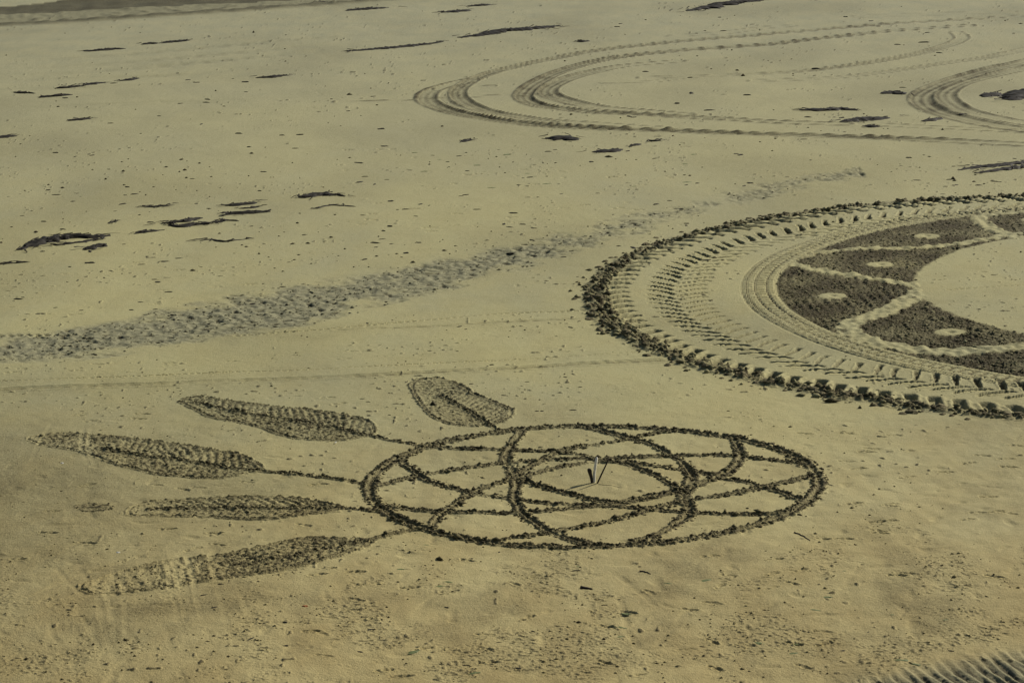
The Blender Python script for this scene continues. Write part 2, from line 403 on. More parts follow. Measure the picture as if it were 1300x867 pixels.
# ---- tractor track: two deep lug-printed tyres
TC, RC = np.array((11.81, 46.789)), 9.644
track_o = empty('tractor_track', TC + RC * np.array((-1, 0)), 'deep tractor tyre track with a wall of thrown up sand clods along its outer edge', 'tyre track')
track_i = empty('tractor_track', TC + (RC - .8) * np.array((-1, 0)), 'tractor tyre track of open chevron lug prints, between the clod wall and ribbed ring', 'tyre track')
def corr(a):                                            # the driven line is not quite a circle
    return .10 * math.cos(a - math.pi) * (1 if abs(((a + math.pi) % (2 * math.pi)) - math.pi) > 2.4 else 0) - .13 * math.exp(-((a + 1.95) / .3) ** 2) + .12 * math.exp(-((a + 1.25) / .25) ** 2) - .08 * math.exp(-((a - 1.95) / .25) ** 2)
def lug(a, r0, r1, rot, w, depth, parent, damp_shade=.9, seed=0, taper=.35, floor=.3):
    """one bar print: starts at radius r0 (inner end) and runs outwards to r1, turned by rot from the radius"""
    rad_in = np.array((-math.cos(a), -math.sin(a)))
    dirn = np.array((rad_in[0] * math.cos(rot) - rad_in[1] * math.sin(rot), rad_in[0] * math.sin(rot) + rad_in[1] * math.cos(rot)))
    p1 = TC + r0 * np.array((math.cos(a), math.sin(a)))
    L = (r1 - r0) / max(abs(math.cos(rot)), .3)
    p0 = p1 - dirn * L
    i = window(min(p0[0], p1[0]) - .3, max(p0[0], p1[0]) + .3, min(p0[1], p1[1]) - .3, max(p0[1], p1[1]) + .3)
    if len(i) < 6: return
    rx, ry = X[i] - p0[0], Y[i] - p0[1]
    s = rx * dirn[0] + ry * dirn[1]; d = -rx * dirn[1] + ry * dirn[0]
    d = d + .03 * math.sin(seed * 1.7) * np.sin(s / L * 3)
    ww = w * (1 - taper * (1 - np.clip(s / L, 0, 1))) + .02 * gn(X[i] / .15, Y[i] / .15, 101)
    k = sstep(ww, ww * .72, np.abs(d)) * sstep(-.05, .05, s) * sstep(L + .05, L - .04, s)
    rim = sstep(ww * 1.0, ww * 1.3, np.abs(d)) * sstep(ww * 2.0, ww * 1.4, np.abs(d)) * sstep(0, .1, s) * sstep(L, L - .1, s)
    Z[i] += -depth * k + depth * .25 * rim
    # shade painted on the unlit far wall and, by amount, on the floor
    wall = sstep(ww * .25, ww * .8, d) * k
    DAMP_SHADE[i] = np.maximum(DAMP_SHADE[i], damp_shade * np.maximum(floor * k, .9 * wall))
    b = i[(k > .25)]
    if len(b) >= 4: ID[b] = reg('lug_print', parent=parent)
# clod wall first
wi = window(TC[0] - 11.2, TC[0] + 11.2, TC[1] - 11.2, TC[1] + 11.2)
r_ = np.hypot(X[wi] - TC[0], Y[wi] - TC[1]); a_ = np.arctan2(Y[wi] - TC[1], X[wi] - TC[0])
sel = (r_ > RC - 1.8) & (r_ < RC + 1.3); i = wi[sel]; r_, a_ = r_[sel], a_[sel]
dr = r_ - RC
bigA = np.exp(-((np.degrees(np.mod(a_, 2 * math.pi)) - 198) / 42) ** 2)
wallw = .44 + .20 * bigA + .14 * gn(a_ * 22, a_ * 0, 111)
wall = sstep(.36, .50, dr) * sstep(wallw + .34, wallw + .1, dr)
c1 = clod(i, .15, 112); c2 = clod(i, .075, 114)
Z[i] += wall * (.60 + .40 * bigA) * (.010 + .070 * c1 + .035 * c2)
DAMP_SHADE[i] = np.maximum(DAMP_SHADE[i], wall * np.clip(.30 + .75 * sstep(.1, .8, c1 + .3 * c2), 0, 1))
ID[i[wall > .3]] = reg('clod_wall', parent=track_o)
pitch = .405 / RC
a = math.radians(88); kk = 0
while a < math.radians(302):
    aw = (a + math.pi) % (2 * math.pi) - math.pi
    cc = corr(aw)
    j = random.uniform(-.03, .03)
    lug(a, RC + cc + j, RC + cc + .52, math.radians(31), .10, .10 - .035 * float(sstep(215, 245, math.degrees(a))), track_o, seed=kk, damp_shade=1.0, floor=.22 + .72 * float(sstep(235, 195, math.degrees(a))), taper=.1)  # outer floors painted darker along the arc where far walls shade them
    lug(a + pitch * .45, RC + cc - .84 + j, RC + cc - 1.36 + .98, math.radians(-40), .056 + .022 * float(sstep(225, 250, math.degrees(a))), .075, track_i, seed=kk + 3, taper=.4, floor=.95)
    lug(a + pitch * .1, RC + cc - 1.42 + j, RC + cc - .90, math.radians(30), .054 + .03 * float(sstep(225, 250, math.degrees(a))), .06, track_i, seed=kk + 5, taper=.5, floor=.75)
    a += pitch; kk += 1

# ---- the dreamcatcher
DC, DR = np.array((1.047, 34.604)), 3.0
dream = empty('sand_drawing', DC, 'dreamcatcher drawn in the sand with webbed hoop and five feathers', 'sand drawing')
BASE = Z.copy()
def raked(P, w, piece, seed, h=.020, dampv=.95, groove=.022, tick=.075, tailfade=None):
    i, d, s = along(P, w * 2.1)
    d = d + .022 * gn(s / .45, s * 0 + seed * 1.3, seed + 4) + .010 * gn(s / .12, s * 0 + seed, seed + 5)
    w0_ = w; w = w * np.clip(1 + .40 * gn(s / .8, s * 0 + seed * .7, seed + 6), .6, 1.45)
    ad = np.abs(d)
    n = gn(X[i] / .045, Y[i] / .055, seed); n2 = gn(s / tick, np.sign(d) * 7.3 + seed, seed + 1); n3 = gn(s / .5, s * 0 + seed, seed + 2)
    wl = w * (1 + .12 * n3 + .38 * n2)
    berm = sstep(wl * .30, wl * .58, ad) * sstep(wl * 1.25, wl * .92, ad)
    cl_ = np.clip(.50 + .55 * n2 + .60 * n, 0, 1.3)
    gr = sstep(w * .55, w * .22, ad)
    wet = np.clip(.88 + .25 * n3, .5, 1)
    brk = sstep(-.75, -.25, n3 + .4 * n2)
    if tailfade is not None: brk = brk * (.35 + .65 * sstep(tailfade - .2, tailfade + 1.5, X[i]))
    wet = wet * (.3 + .7 * brk); h = h * (.35 + .65 * brk)
    c3 = clod(i, .05, seed + 3)
    Z[i] = np.maximum(Z[i] * (1 - gr) + (BASE[i] - groove + .02 * c3) * gr, BASE[i] + berm * (h * cl_ + .014 * c3) - groove * gr + .018 * c3 * gr)
    DAMP_SHADE[i] = np.maximum(DAMP_SHADE[i] * (1 - .8 * gr), dampv * wet * np.maximum(berm * np.clip(.70 + .5 * cl_, 0, 1), gr * np.clip(.88 + .5 * n, .3, 1)))
    if piece: ID[i[ad < w0_ * 1.15]] = piece
    k = (ad > w * 1.05) * sstep(.45, .75, n) * sstep(w * 1.9, w * 1.1, ad)       # thrown crumbs beside the line
    Z[i] += .016 * k; DAMP_SHADE[i] = np.maximum(DAMP_SHADE[i], .85 * k)

FE = [dict(out=[(230, 510), (250, 505.5), (294, 511), (340, 516.5), (389, 520.5), (426, 526), (462, 533), (474, 545), (470, 553), (438, 558.3), (408, 559.5), (382, 558), (358, 553), (331, 543), (306, 537.4), (269, 531), (252, 523), (235, 514.6)],
           shaft=[(246, 512.5), (281, 520), (318, 527), (379, 536), (409, 540.5), (438, 547), (471, 553.5), (499, 560), (543, 568)],
           lab='long slim feather, second up, its tip curling under the dashed wheel line'),
      dict(out=[(38, 556), (69, 551.5), (101, 552.6), (143, 555), (202, 561), (266, 570), (303, 577), (325, 588), (326, 597), (281, 605), (217, 603), (180, 597), (143, 588), (104, 574), (57, 566), (41, 561)],
           shaft=[(128, 568.6), (168, 577), (222, 582), (281, 592), (328, 597.7), (368, 600.5), (439, 608.8), (470, 613)]),
      dict(out=[(163, 648.5), (184, 637), (248, 632.6), (318, 629), (372, 632), (418, 639), (430, 645), (407, 651), (336, 657), (265, 654.5), (177, 653)],
           shaft=[(190, 645), (265, 643), (340, 644), (430, 645.5), (450, 646), (482, 649)]),
      dict(out=[(103, 741), (156, 724.6), (212, 712), (283, 704), (336, 692.5), (389, 682.5), (440, 683), (470, 683), (464, 692), (430, 703), (407, 709), (354, 722.8), (283, 733.5), (212, 746), (152, 753), (115, 751)],
           shaft=[(300, 718), (380, 702), (440, 690), (475, 683), (518, 673), (546, 672)]),
      dict(out=[(525, 486.5), (545, 480), (572, 484), (599, 499), (633, 513), (649, 522), (641, 534), (619, 539.5), (592, 541), (558, 534), (538, 518), (525, 497)],
           shaft=[(560, 503), (599, 524), (634, 549)])]
for a, fe in enumerate(FE):
    P = smooth(ats(fe['out']), .12, closed=True)
    S = smooth(ats(fe['shaft']), .12)
    fi = inside(P)
    F_ID = reg('feather', parent=dream)
    j, d, s = along(S, 1.6)
    dd = np.full(NR * NC, 9.0); ss = np.zeros(NR * NC); dd[j] = d; ss[j] = s
    d, s = dd[fi], ss[fi]
    n = gn(X[fi] / .075, Y[fi] / .11, 120 + a); big = gn(X[fi] / .6, Y[fi] / .9, 130 + a)
    barb = np.sin((s + .9 * np.abs(d)) * 2 * math.pi / .15)
    cl_ = clod(fi, .07, 140 + a)
    lower = sstep(-.1, .1, -d)                           # one vane is combed, the other stamped full
    wv = np.clip(.88 + .35 * big, .45, 1) * (.8 if a in (4,) else 1)
    x0 = P[:, 0].min(); fadeL = sstep(x0 - .1, x0 + (1.6 if a >= 2 and a < 4 else .3), X[fi]) if a < 4 else 1
    wv = wv * (.62 + .38 * fadeL)
    Z[fi] += wv * (.022 * cl_ - .008 + .007 * barb * (1 - .5 * lower) + .006 * RNG.standard_normal(len(fi)))
    DAMP_SHADE[fi] = np.maximum(DAMP_SHADE[fi], wv * np.clip(.44 + .50 * sstep(.1, .8, cl_) + .20 * barb * (1 - .6 * lower), 0, 1))
    ID[fi] = F_ID
    raked(P, .045, F_ID, 150 + a * 3, h=.020, groove=.014, dampv=.85, tailfade=(x0 if a in (1, 2, 3) else None))
    fe['id'] = F_ID; fe['S'] = S
for a, fe in enumerate(FE):
    raked(fe['S'], .045, reg('shaft', parent_piece=fe['id']), 170 + a * 3, h=.03, groove=.022)
# the smudged lost tip of the fourth feather
sm = smooth(ats([(92, 641), (112, 636), (135, 638), (146, 643), (132, 648), (105, 648)]), .1, closed=True)
fi = inside(sm); n = clod(fi, .1, 190)
Z[fi] += .02 * n - .006; DAMP_SHADE[fi] = np.maximum(DAMP_SHADE[fi], .5 + .5 * sstep(.1, .8, n)); TIP = fi; ID[fi] = reg('feather_tip', parent=dream)

ARCS = [[(543, 569), (612, 570), (661, 571.7), (706, 573.7), (735, 578), (764, 584), (790, 586.5), (826, 590), (868, 596.5), (912, 605), (969, 618.5), (1021, 637)],
        [(482, 615), (536, 602.5), (588, 594), (644, 587.7), (691, 584.5), (745, 582.5), (789, 581), (848, 578.3), (893, 577.4), (937, 579), (974, 583.5), (1018, 589)],
        [(511, 586.5), (536, 605), (563, 616), (607, 626), (652, 632.7), (698, 637.7), (757, 641), (800, 643), (838, 646.8), (878, 650), (937, 653), (986, 652), (1004, 651)],
        [(612, 686), (640, 683), (676, 678.5), (701, 674.6), (745, 666.5), (789, 656.6), (838, 643), (878, 633.7), (922, 628), (969, 619.7), (1011, 611), (1034, 605)],
        [(485, 640), (521, 645.5), (558, 649), (612, 650.5), (654, 650.5), (686, 648), (735, 643.8), (765, 641), (795, 637), (825, 631.5), (851, 626), (866, 621)],
        [(661, 549), (647, 569), (644, 584), (652, 597), (656.6, 611), (654, 628), (659, 645.5), (676, 660), (701, 675), (730, 685), (757, 693)],
        [(548, 670), (560, 653), (588, 633), (610, 621), (637, 611), (656, 603.7), (676, 591), (691, 584), (708, 574), (735, 568), (757, 564), (775, 561), (801, 555.7), (838, 548), (857, 546)],
        [(735, 542), (764, 546), (787, 552), (809, 557.5), (838, 569), (858, 581.5), (873, 594), (877, 606), (873, 618.5), (869, 628), (874, 640.6), (872, 655), (858, 665), (838, 677), (814, 685), (792, 691)],
        [(929, 554), (939, 571), (939, 584), (929, 596), (912, 605), (880, 617.5), (861, 623.4), (838, 628), (801, 634.5), (775, 638)],
        [(661, 606), (686, 616), (711, 623), (735, 629.5), (757, 634.5), (790, 639)],
        [(661, 606), (686, 599), (723, 591), (750, 586.5), (774, 585), (801, 591), (826, 601), (846, 611), (863, 621), (870, 627)]]
for a, pp in enumerate(ARCS):
    raked(smooth(ats(pp), .1), .060 if a not in (5, 7, 8) else .078, reg('web_arc', parent=dream), 200 + a * 5)
th = np.linspace(0, 2 * math.pi, 190)
HOOP = (np.stack([DC[0] + DR * np.cos(th) * (1 - .006 * np.sin(2 * th)), DC[1] + DR * np.sin(th) * (1 + .012 * np.cos(3 * th))], 1))
raked(HOOP, .084, reg('hoop', parent=dream), 300, h=.024)
# pale narrow wheel marks pressed across the feathers
for pts in (*STREAK, [(150, 700), (158, 760), (160, 820)], [(205, 700), (214, 725), (216, 760)], [(216, 700), (228, 735), (236, 790)], [(222, 700), (234, 735), (240, 770)], [(232, 698), (244, 725), (248, 745)],
            [(65, 540), (52, 560), (40, 585)], [(106, 545), (103, 570), (112, 590)], [(116, 545), (112, 570), (122, 592)], [(120, 735), (130, 790), (150, 850)], [(200, 655), (240, 680), (280, 720)],
            [(420, 690), (560, 705), (640, 690)], [(600, 720), (640, 705), (650, 695)]):
    i, d, s = along(smooth(ats(pts), .2), .1)
    k = sstep(.045, .02, np.abs(d)) * np.clip(.6 + .5 * gn(s / .3, s * 0 + pts[0][0], 310), 0, 1) * np.where(ID[i] == 0, .38, 1)
    Z[i] = Z[i] * (1 - .55 * k) - .003 * k; DAMP_SHADE[i] *= (1 - .9 * k)

# ---- raked dark furrows at the near right corner
rc = smooth(ats([(980, 882), (1055, 862), (1150, 840), (1220, 827), (1300, 812), (1400, 794)]), .2)
corner = smooth(np.vstack([rc[::12], ats([(1560, 790), (1680, 850), (1660, 960), (1500, 1040), (1250, 1050), (1050, 1010), (960, 940)])]), .2, closed=True)
i, d, s = along(corner, 1.2); e_ = np.full(NR * NC, 9.0); e_[i] = np.abs(d)
fi = inside(corner)
e = sstep(0, .7, e_[fi] + .10 * gn(X[fi] / .2, Y[fi] / .2, 320))
q0, q1 = at(1200, 838), at(1255, 880); dv = (q1 - q0) / np.hypot(*(q1 - q0))
across = -(X[fi] - q0[0]) * dv[1] + (Y[fi] - q0[1]) * dv[0]; lng = (X[fi] - q0[0]) * dv[0] + (Y[fi] - q0[1]) * dv[1]
fur = np.sin((across + .03 * gn(lng / .5, across / .3, 321)) * 2 * math.pi / .135 + 1.2 * gn(lng / .8, across / .4, 322))
Z[fi] += e * (.016 * fur - .008 + .010 * gn(lng / .35, across / .06, 323))
DAMP_SHADE[fi] = np.maximum(DAMP_SHADE[fi], e * np.clip(.34 - .60 * fur + .35 * gn(X[fi] / .3, Y[fi] / .3, 324), .05, .9)); SILT[fi] = np.maximum(SILT[fi], .75 * e)
ID[fi[e > .2]] = reg('raked_furrows', label='dark grey raked furrows at the near edge of the beach', category='raked sand')

# ---- footprints
FP = []
def fp(px, py, deg, g):
    FP.append((at(px, py), math.radians(deg), g))
for k in range(26):  fp(random.uniform(1010, 1300), random.uniform(545, 690), random.uniform(-25, 15), 1)
for (px, py) in ((1118, 648), (1100, 574), (1075, 586), (1150, 607), (1255, 632), (1285, 585), (1110, 647), (1140, 733), (1150, 730), (1262, 735), (1230, 661)): fp(px, py, random.uniform(-30, 20), 1)
for k in range(34):  fp(random.uniform(10, 470), random.uniform(432, 560), random.uniform(-20, 30), 2)
for k in range(30):  fp(random.uniform(20, 480), random.uniform(600, 720), random.uniform(-40, 40), 3)
for k in range(54):  fp(random.uniform(380, 1050), random.uniform(705, 860), random.uniform(-60, 60), 4)
for k in range(46):  fp(random.uniform(430, 880), random.uniform(185, 300), random.uniform(-20, 20), 5)
for k in range(22):  fp(random.uniform(20, 420), random.uniform(330, 400), random.uniform(-20, 20), 6)
FPLAB = {1: ('blurred oval footprint in the pale sand right of the dreamcatcher hoop', 'footprints right of the dreamcatcher'),
         2: ('shallow footprint in the sand between the trampled band and the feathers', 'footprints behind the feathers'),
         3: ('scuffed footprint among or below the left feathers of the dreamcatcher', 'footprints among the feathers'),
         4: ('crumbled footprint in the scuffed sand in front of the dreamcatcher', 'footprints in front of the dreamcatcher'),
         5: ('small dark footprint on open sand below the hairpin tyre tracks', 'footprints below the hairpin tracks'),
         6: ('faint footprint between the black seaweed heaps and the trampled band', 'footprints below the seaweed heaps')}
for k, (c, an, g) in enumerate(FP):
    i = window(c[0] - .3, c[0] + .3, c[1] - .3, c[1] + .3)
    if len(i) < 8: continue
    if (ID[i] != 0).mean() > .06: continue
    ca, sa = math.cos(an), math.sin(an)
    u = (X[i] - c[0]) * ca + (Y[i] - c[1]) * sa; v = -(X[i] - c[0]) * sa + (Y[i] - c[1]) * ca
    sole = np.hypot((u - .035) / .085, v / .045); heel = np.hypot((u + .085) / .042, v / .034)
    q = np.minimum(sole, heel) + .30 * gn(X[i] / .06, Y[i] / .06, 330) + random.uniform(-.1, .25)
    strength = {1: .7, 2: .7, 3: .65, 4: .6, 5: 1.0, 6: .7}[g] * random.uniform(.55, 1.1)
    kx = sstep(1.1, .72, q); rim = sstep(1.0, 1.2, q) * sstep(1.6, 1.3, q)
    n = gn(X[i] / .05, Y[i] / .06, 331)
    Z[i] += strength * (-.028 * kx + .012 * rim * (1 + n) + .012 * kx * n)
    DAMP_SHADE[i] = np.maximum(DAMP_SHADE[i], strength * kx * np.clip(.30 + .5 * n, 0, .9))
    b = i[(kx > .3) & (ID[i] == 0)]
    if len(b) >= 4:
        ID[b] = reg('footprint', label=FPLAB[g][0], category='footprint', group=FPLAB[g][1])

# ------------------------------------------------------------------ materials
def sand_material():
    m = bpy.data.materials.new('sand'); m.use_nodes = True
    N, Lk = m.node_tree.nodes, m.node_tree.links
    b = N['Principled BSDF']
    tc = N.new('ShaderNodeNewGeometry')
    def noise(scale, detail, vec=None, rough=.55):
        n = N.new('ShaderNodeTexNoise'); n.inputs['Scale'].default_value = scale; n.inputs['Detail'].default_value = detail; n.inputs['Roughness'].default_value = rough
        Lk.new(vec if vec else tc.outputs['Position'], n.inputs['Vector']); return n.outputs['Fac']
    def ramp(f, a, b_):
        r = N.new('ShaderNodeMapRange'); r.inputs['From Min'].default_value = a; r.inputs['From Max'].default_value = b_; Lk.new(f, r.inputs['Value']); return r.outputs[0]
    def mix(f, a, b_, mode='MIX'):
        x = N.new('ShaderNodeMix'); x.data_type = 'RGBA'; x.blend_type = mode
        for sck, v in ((x.inputs[0], f), (x.inputs[6], a), (x.inputs[7], b_)):
            if isinstance(v, (int, float)): sck.default_value = v
            elif isinstance(v, tuple): sck.default_value = (*v, 1)
            else: Lk.new(v, sck)
        return x.outputs[2]
    def attr(n):
        a = N.new('ShaderNodeAttribute'); a.attribute_name = n; return a.outputs['Fac']
    st = N.new('ShaderNodeVectorMath'); st.operation = 'MULTIPLY'; st.inputs[1].default_value = (1, .45, 1); Lk.new(tc.outputs['Position'], st.inputs[0])
    big = ramp(noise(.22, 3, st.outputs[0]), .38, .64)
    mid = ramp(noise(1.3, 4, st.outputs[0]), .35, .68)
    fine = ramp(noise(11, 4), .3, .75)
    grain = ramp(noise(120, 2), .25, .8)
    dry = mix(big, (.322, .300, .150), (.270, .258, .145))
    dry = mix(mid, dry, mix(.5, dry, (.305, .272, .126)))
    sp = N.new('ShaderNodeSeparateXYZ'); Lk.new(tc.outputs['Position'], sp.inputs[0])
    wav = N.new('ShaderNodeMath'); wav.operation = 'MULTIPLY_ADD'; Lk.new(noise(.35, 4), wav.inputs[0]); wav.inputs[1].default_value = 9.0; Lk.new(sp.outputs['Y'], wav.inputs[2])
    dry = mix(ramp(wav.outputs[0], 45.0, 32.5), dry, mix(mid, (.350, .296, .138), (.290, .232, .100)))    # drier upper beach in front: warmer sand
    dry = mix(ramp(wav.outputs[0], 50.0, 100.0), dry, mix(mid, (.275, .262, .158), (.240, .236, .150)))   # greyer sand towards the sea
    dry = mix(ramp(fine, .0, 1.0), dry, mix(1.0, dry, (.90, .90, .88), 'MULTIPLY'))
    dry = mix(grain, mix(1.0, dry, (.90, .90, .90), 'MULTIPLY'), dry)
    dry = mix(attr('silt'), dry, mix(fine, (.222, .213, .125), (.168, .163, .100)))
    wet = mix(fine, (.029, .0235, .0095), (.052, .042, .0175))
    wet = mix(attr('silt'), wet, (.044, .039, .020))
    dmp = attr('damp_shade')
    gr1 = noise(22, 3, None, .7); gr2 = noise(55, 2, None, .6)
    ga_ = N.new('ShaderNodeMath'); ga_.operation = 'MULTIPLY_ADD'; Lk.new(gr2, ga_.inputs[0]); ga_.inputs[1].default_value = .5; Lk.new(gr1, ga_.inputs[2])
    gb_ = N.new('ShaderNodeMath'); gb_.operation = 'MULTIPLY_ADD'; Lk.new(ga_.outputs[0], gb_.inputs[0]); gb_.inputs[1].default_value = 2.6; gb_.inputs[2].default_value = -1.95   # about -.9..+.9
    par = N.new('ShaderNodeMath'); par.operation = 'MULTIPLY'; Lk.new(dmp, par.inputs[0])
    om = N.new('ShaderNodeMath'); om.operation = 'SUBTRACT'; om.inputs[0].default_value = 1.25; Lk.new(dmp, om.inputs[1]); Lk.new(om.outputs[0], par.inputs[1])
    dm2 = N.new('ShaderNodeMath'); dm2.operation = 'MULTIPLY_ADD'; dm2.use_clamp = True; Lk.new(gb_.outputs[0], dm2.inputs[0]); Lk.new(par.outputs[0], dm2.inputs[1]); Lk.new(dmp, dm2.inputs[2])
    col = mix(dm2.outputs[0], dry, wet)  # wet colour also carries the painted shade and vignetting
    Lk.new(col, b.inputs['Base Color'])
    b.inputs['Roughness'].default_value = .92
    b.inputs['Specular IOR Level'].default_value = .15
    bump = N.new('ShaderNodeBump'); bump.inputs['Strength'].default_value = .8; bump.inputs['Distance'].default_value = .012
    mth = N.new('ShaderNodeMath'); mth.operation = 'ADD'
    Lk.new(noise(14, 5, None, .65), mth.inputs[0]); Lk.new(noise(60, 2), mth.inputs[1])
    crum = N.new('ShaderNodeMath'); crum.operation = 'MULTIPLY'; Lk.new(ga_.outputs[0], crum.inputs[0]); Lk.new(dmp, crum.inputs[1])
    sm = N.new('ShaderNodeMath'); sm.operation = 'MULTIPLY_ADD'; Lk.new(crum.outputs[0], sm.inputs[0]); sm.inputs[1].default_value = 3.2; Lk.new(mth.outputs[0], sm.inputs[2])
    Lk.new(sm.outputs[0], bump.inputs['Height']); Lk.new(bump.outputs[0], b.inputs['Normal'])
    return m
SAND = sand_material()
def simple(name, ca, cb, scale, rough, spec=.3, bump=.4, dist=.01):
    m = bpy.data.materials.new(name); m.use_nodes = True
    N, Lk = m.node_tree.nodes, m.node_tree.links; b = N['Principled BSDF']
    tc = N.new('ShaderNodeTexCoord'); n = N.new('ShaderNodeTexNoise'); n.inputs['Scale'].default_value = scale; n.inputs['Detail'].default_value = 4
    Lk.new(tc.outputs['Object'], n.inputs['Vector'])
    r = N.new('ShaderNodeValToRGB'); r.color_ramp.elements[0].position, r.color_ramp.elements[1].position = .32, .7
    r.color_ramp.elements[0].color, r.color_ramp.elements[1].color = (*ca, 1), (*cb, 1)
    Lk.new(n.outputs['Fac'], r.inputs[0]); Lk.new(r.outputs[0], b.inputs['Base Color'])
    b.inputs['Roughness'].default_value = rough; b.inputs['Specular IOR Level'].default_value = spec
    bp = N.new('ShaderNodeBump'); bp.inputs['Strength'].default_value = bump; bp.inputs['Distance'].default_value = dist
    Lk.new(n.outputs['Fac'], bp.inputs['Height']); Lk.new(bp.outputs[0], b.inputs['Normal'])
    return m
WEED = simple('seaweed', (.004, .0035, .002), (.014, .011, .0055), 14, .75, .14)
WEED_G = simple('green_algae', (.055, .075, .016), (.10, .12, .03), 12, .6)
PALEWOOD = simple('pale_wood', (.66, .62, .50), (.84, .80, .68), 20, .8)
DARKWOOD = simple('dark_wood', (.018, .013, .008), (.04, .03, .018), 18, .8)
CLOD = simple('damp_clod', (.070, .058, .028), (.175, .150, .080), 5, .9, .15, .8, .02)
SHELL = simple('shell', (.7, .68, .6), (.85, .83, .76), 20, .5)
ORANGE = simple('orange_scrap', (.30, .09, .02), (.40, .14, .03), 12, .6)

# ------------------------------------------------------------------ cut the height field into its pieces
Zg = Z.reshape(NR, NC)
a = IDX[:-1, :-1]; b = IDX[:-1, 1:]; c = IDX[1:, 1:]; d = IDX[1:, :-1]
faces = np.stack([a.ravel(), b.ravel(), c.ravel(), d.ravel()], 1)
fid = ID[faces[:, 0]]
order = np.argsort(fid, kind='stable'); fs = fid[order]
starts = np.searchsorted(fs, np.arange(len(REG))); ends = np.searchsorted(fs, np.arange(len(REG)), side='right')
remap = np.zeros(NR * NC, np.int64)
# smooth normals of the whole sheet so that the cuts do not show
P3 = np.stack([X, Y, Z], 1).reshape(NR, NC, 3)
du = np.gradient(P3, axis=1); dv_ = np.gradient(P3, axis=0)
NRM = np.cross(du, dv_).reshape(-1, 3); NRM /= np.maximum(np.linalg.norm(NRM, axis=1, keepdims=True), 1e-12)
NRM[NRM[:, 2] < 0] *= -1
def build_piece(k):
    f = faces[order[starts[k]:ends[k]]]
    if not len(f): return None
    u = np.unique(f); remap[u] = np.arange(len(u))
    f = remap[f]
    me = bpy.data.meshes.new(REG[k]['name'])
    org = np.array((X[u].mean(), Y[u].mean(), Z[u].min())) if k else np.zeros(3)
    co = np.stack([X[u], Y[u], Z[u]], 1) - org
    me.vertices.add(len(u)); me.vertices.foreach_set('co', co.astype(np.float32).ravel())
    me.loops.add(f.size); me.loops.foreach_set('vertex_index', f.astype(np.int32).ravel())
    me.polygons.add(len(f)); me.polygons.foreach_set('loop_start', np.arange(0, f.size, 4, dtype=np.int32))
    me.polygons.foreach_set('use_smooth', np.ones(len(f), bool))
    for nm, src in (('damp_shade', DAMP_SHADE), ('silt', SILT)):
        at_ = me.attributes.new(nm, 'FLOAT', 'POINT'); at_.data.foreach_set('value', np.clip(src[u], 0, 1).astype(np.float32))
    me.materials.append(SAND)
    me.update(calc_edges=True)
    me.normals_split_custom_set_from_vertices(NRM[u].astype(np.float32))
    o = bpy.data.objects.new(REG[k]['name'], me); COL.objects.link(o)
    o.location = org
    return o
OBJ = {}
for k in range(len(REG)):
    o = build_piece(k)
    if o is None: continue
    OBJ[k] = o; r = REG[k]
    par = r.get('parent')
    if 'parent_piece' in r: par = OBJ.get(r['parent_piece'], dream)
    if par is not None:
        base = np.array(par.location) + (np.array(par.parent.location) if par.parent else 0)
        o.parent = par; o.location = np.array(o.location) - base
    else:
        for key in ('label', 'category', 'group', 'kind'):
            if r.get(key): o[key] = r[key]
OBJ[0]['kind'] = 'structure'
print('pieces', len(OBJ))

def zat(x, y):
    r, t = math.hypot(x, y), math.atan2(x, y)
    i = min(max(np.searchsorted(ROWS, r) - 1, 0), NR - 2); j = min(max(np.searchsorted(COLS, t) - 1, 0), NC - 2)
    u = (r - ROWS[i]) / (ROWS[i + 1] - ROWS[i]); v = (t - COLS[j]) / (COLS[j + 1] - COLS[j])
    return float((Zg[i, j] * (1 - v) + Zg[i, j + 1] * v) * (1 - u) + (Zg[i + 1, j] * (1 - v) + Zg[i + 1, j + 1] * v) * u)

def mesh_obj(name, verts, fcs, mat, loc=(0, 0, 0), parent=None, smooth_=True, **props):
    me = bpy.data.meshes.new(name); me.from_pydata([tuple(v) for v in verts], [], fcs); me.materials.append(mat)
    if smooth_: me.polygons.foreach_set('use_smooth', [True] * len(me.polygons))
    me.update()
    o = bpy.data.objects.new(name, me); COL.objects.link(o); o.location = loc
    if parent: o.parent = parent
    for k_, v in props.items():
        if v: o[k_] = v
    return o

# ------------------------------------------------------------------ loose clods along the tractor track
def clod_mesh(seed):
    rnd = random.Random(seed); vs, fc = [], []
    rings, n = 4, 7
    vs.append((0, 0, .62 + rnd.uniform(-.1, .15)))
    for r in range(1, rings):
        th_ = math.pi * .58 * r / (rings - 1) * 1.15
        for k in range(n):
            ph = 2 * math.pi * (k + .5 * (r % 2)) / n; q = rnd.uniform(.72, 1.18)
            vs.append((math.sin(th_) * math.cos(ph) * q, math.sin(th_) * math.sin(ph) * q, math.cos(th_) * .62 * rnd.uniform(.75, 1.2)))
    for k in range(n): fc.append((0, 1 + k, 1 + (k + 1) % n))
    for r in range(rings - 2):
        for k in range(n):
            a0, a1 = 1 + r * n + k, 1 + r * n + (k + 1) % n
            fc += [(a0, a0 + n, a1), (a1, a0 + n, a1 + n)]
    fc.append(tuple(1 + (rings - 2) * n + k for k in reversed(range(n))))
    me = bpy.data.meshes.new('clod'); me.from_pydata(vs, [], fc); me.materials.append(CLOD); me.update()
    return me
CL = [clod_mesh(s) for s in range(8)]
rc_ = random.Random(5); n_cl = 0
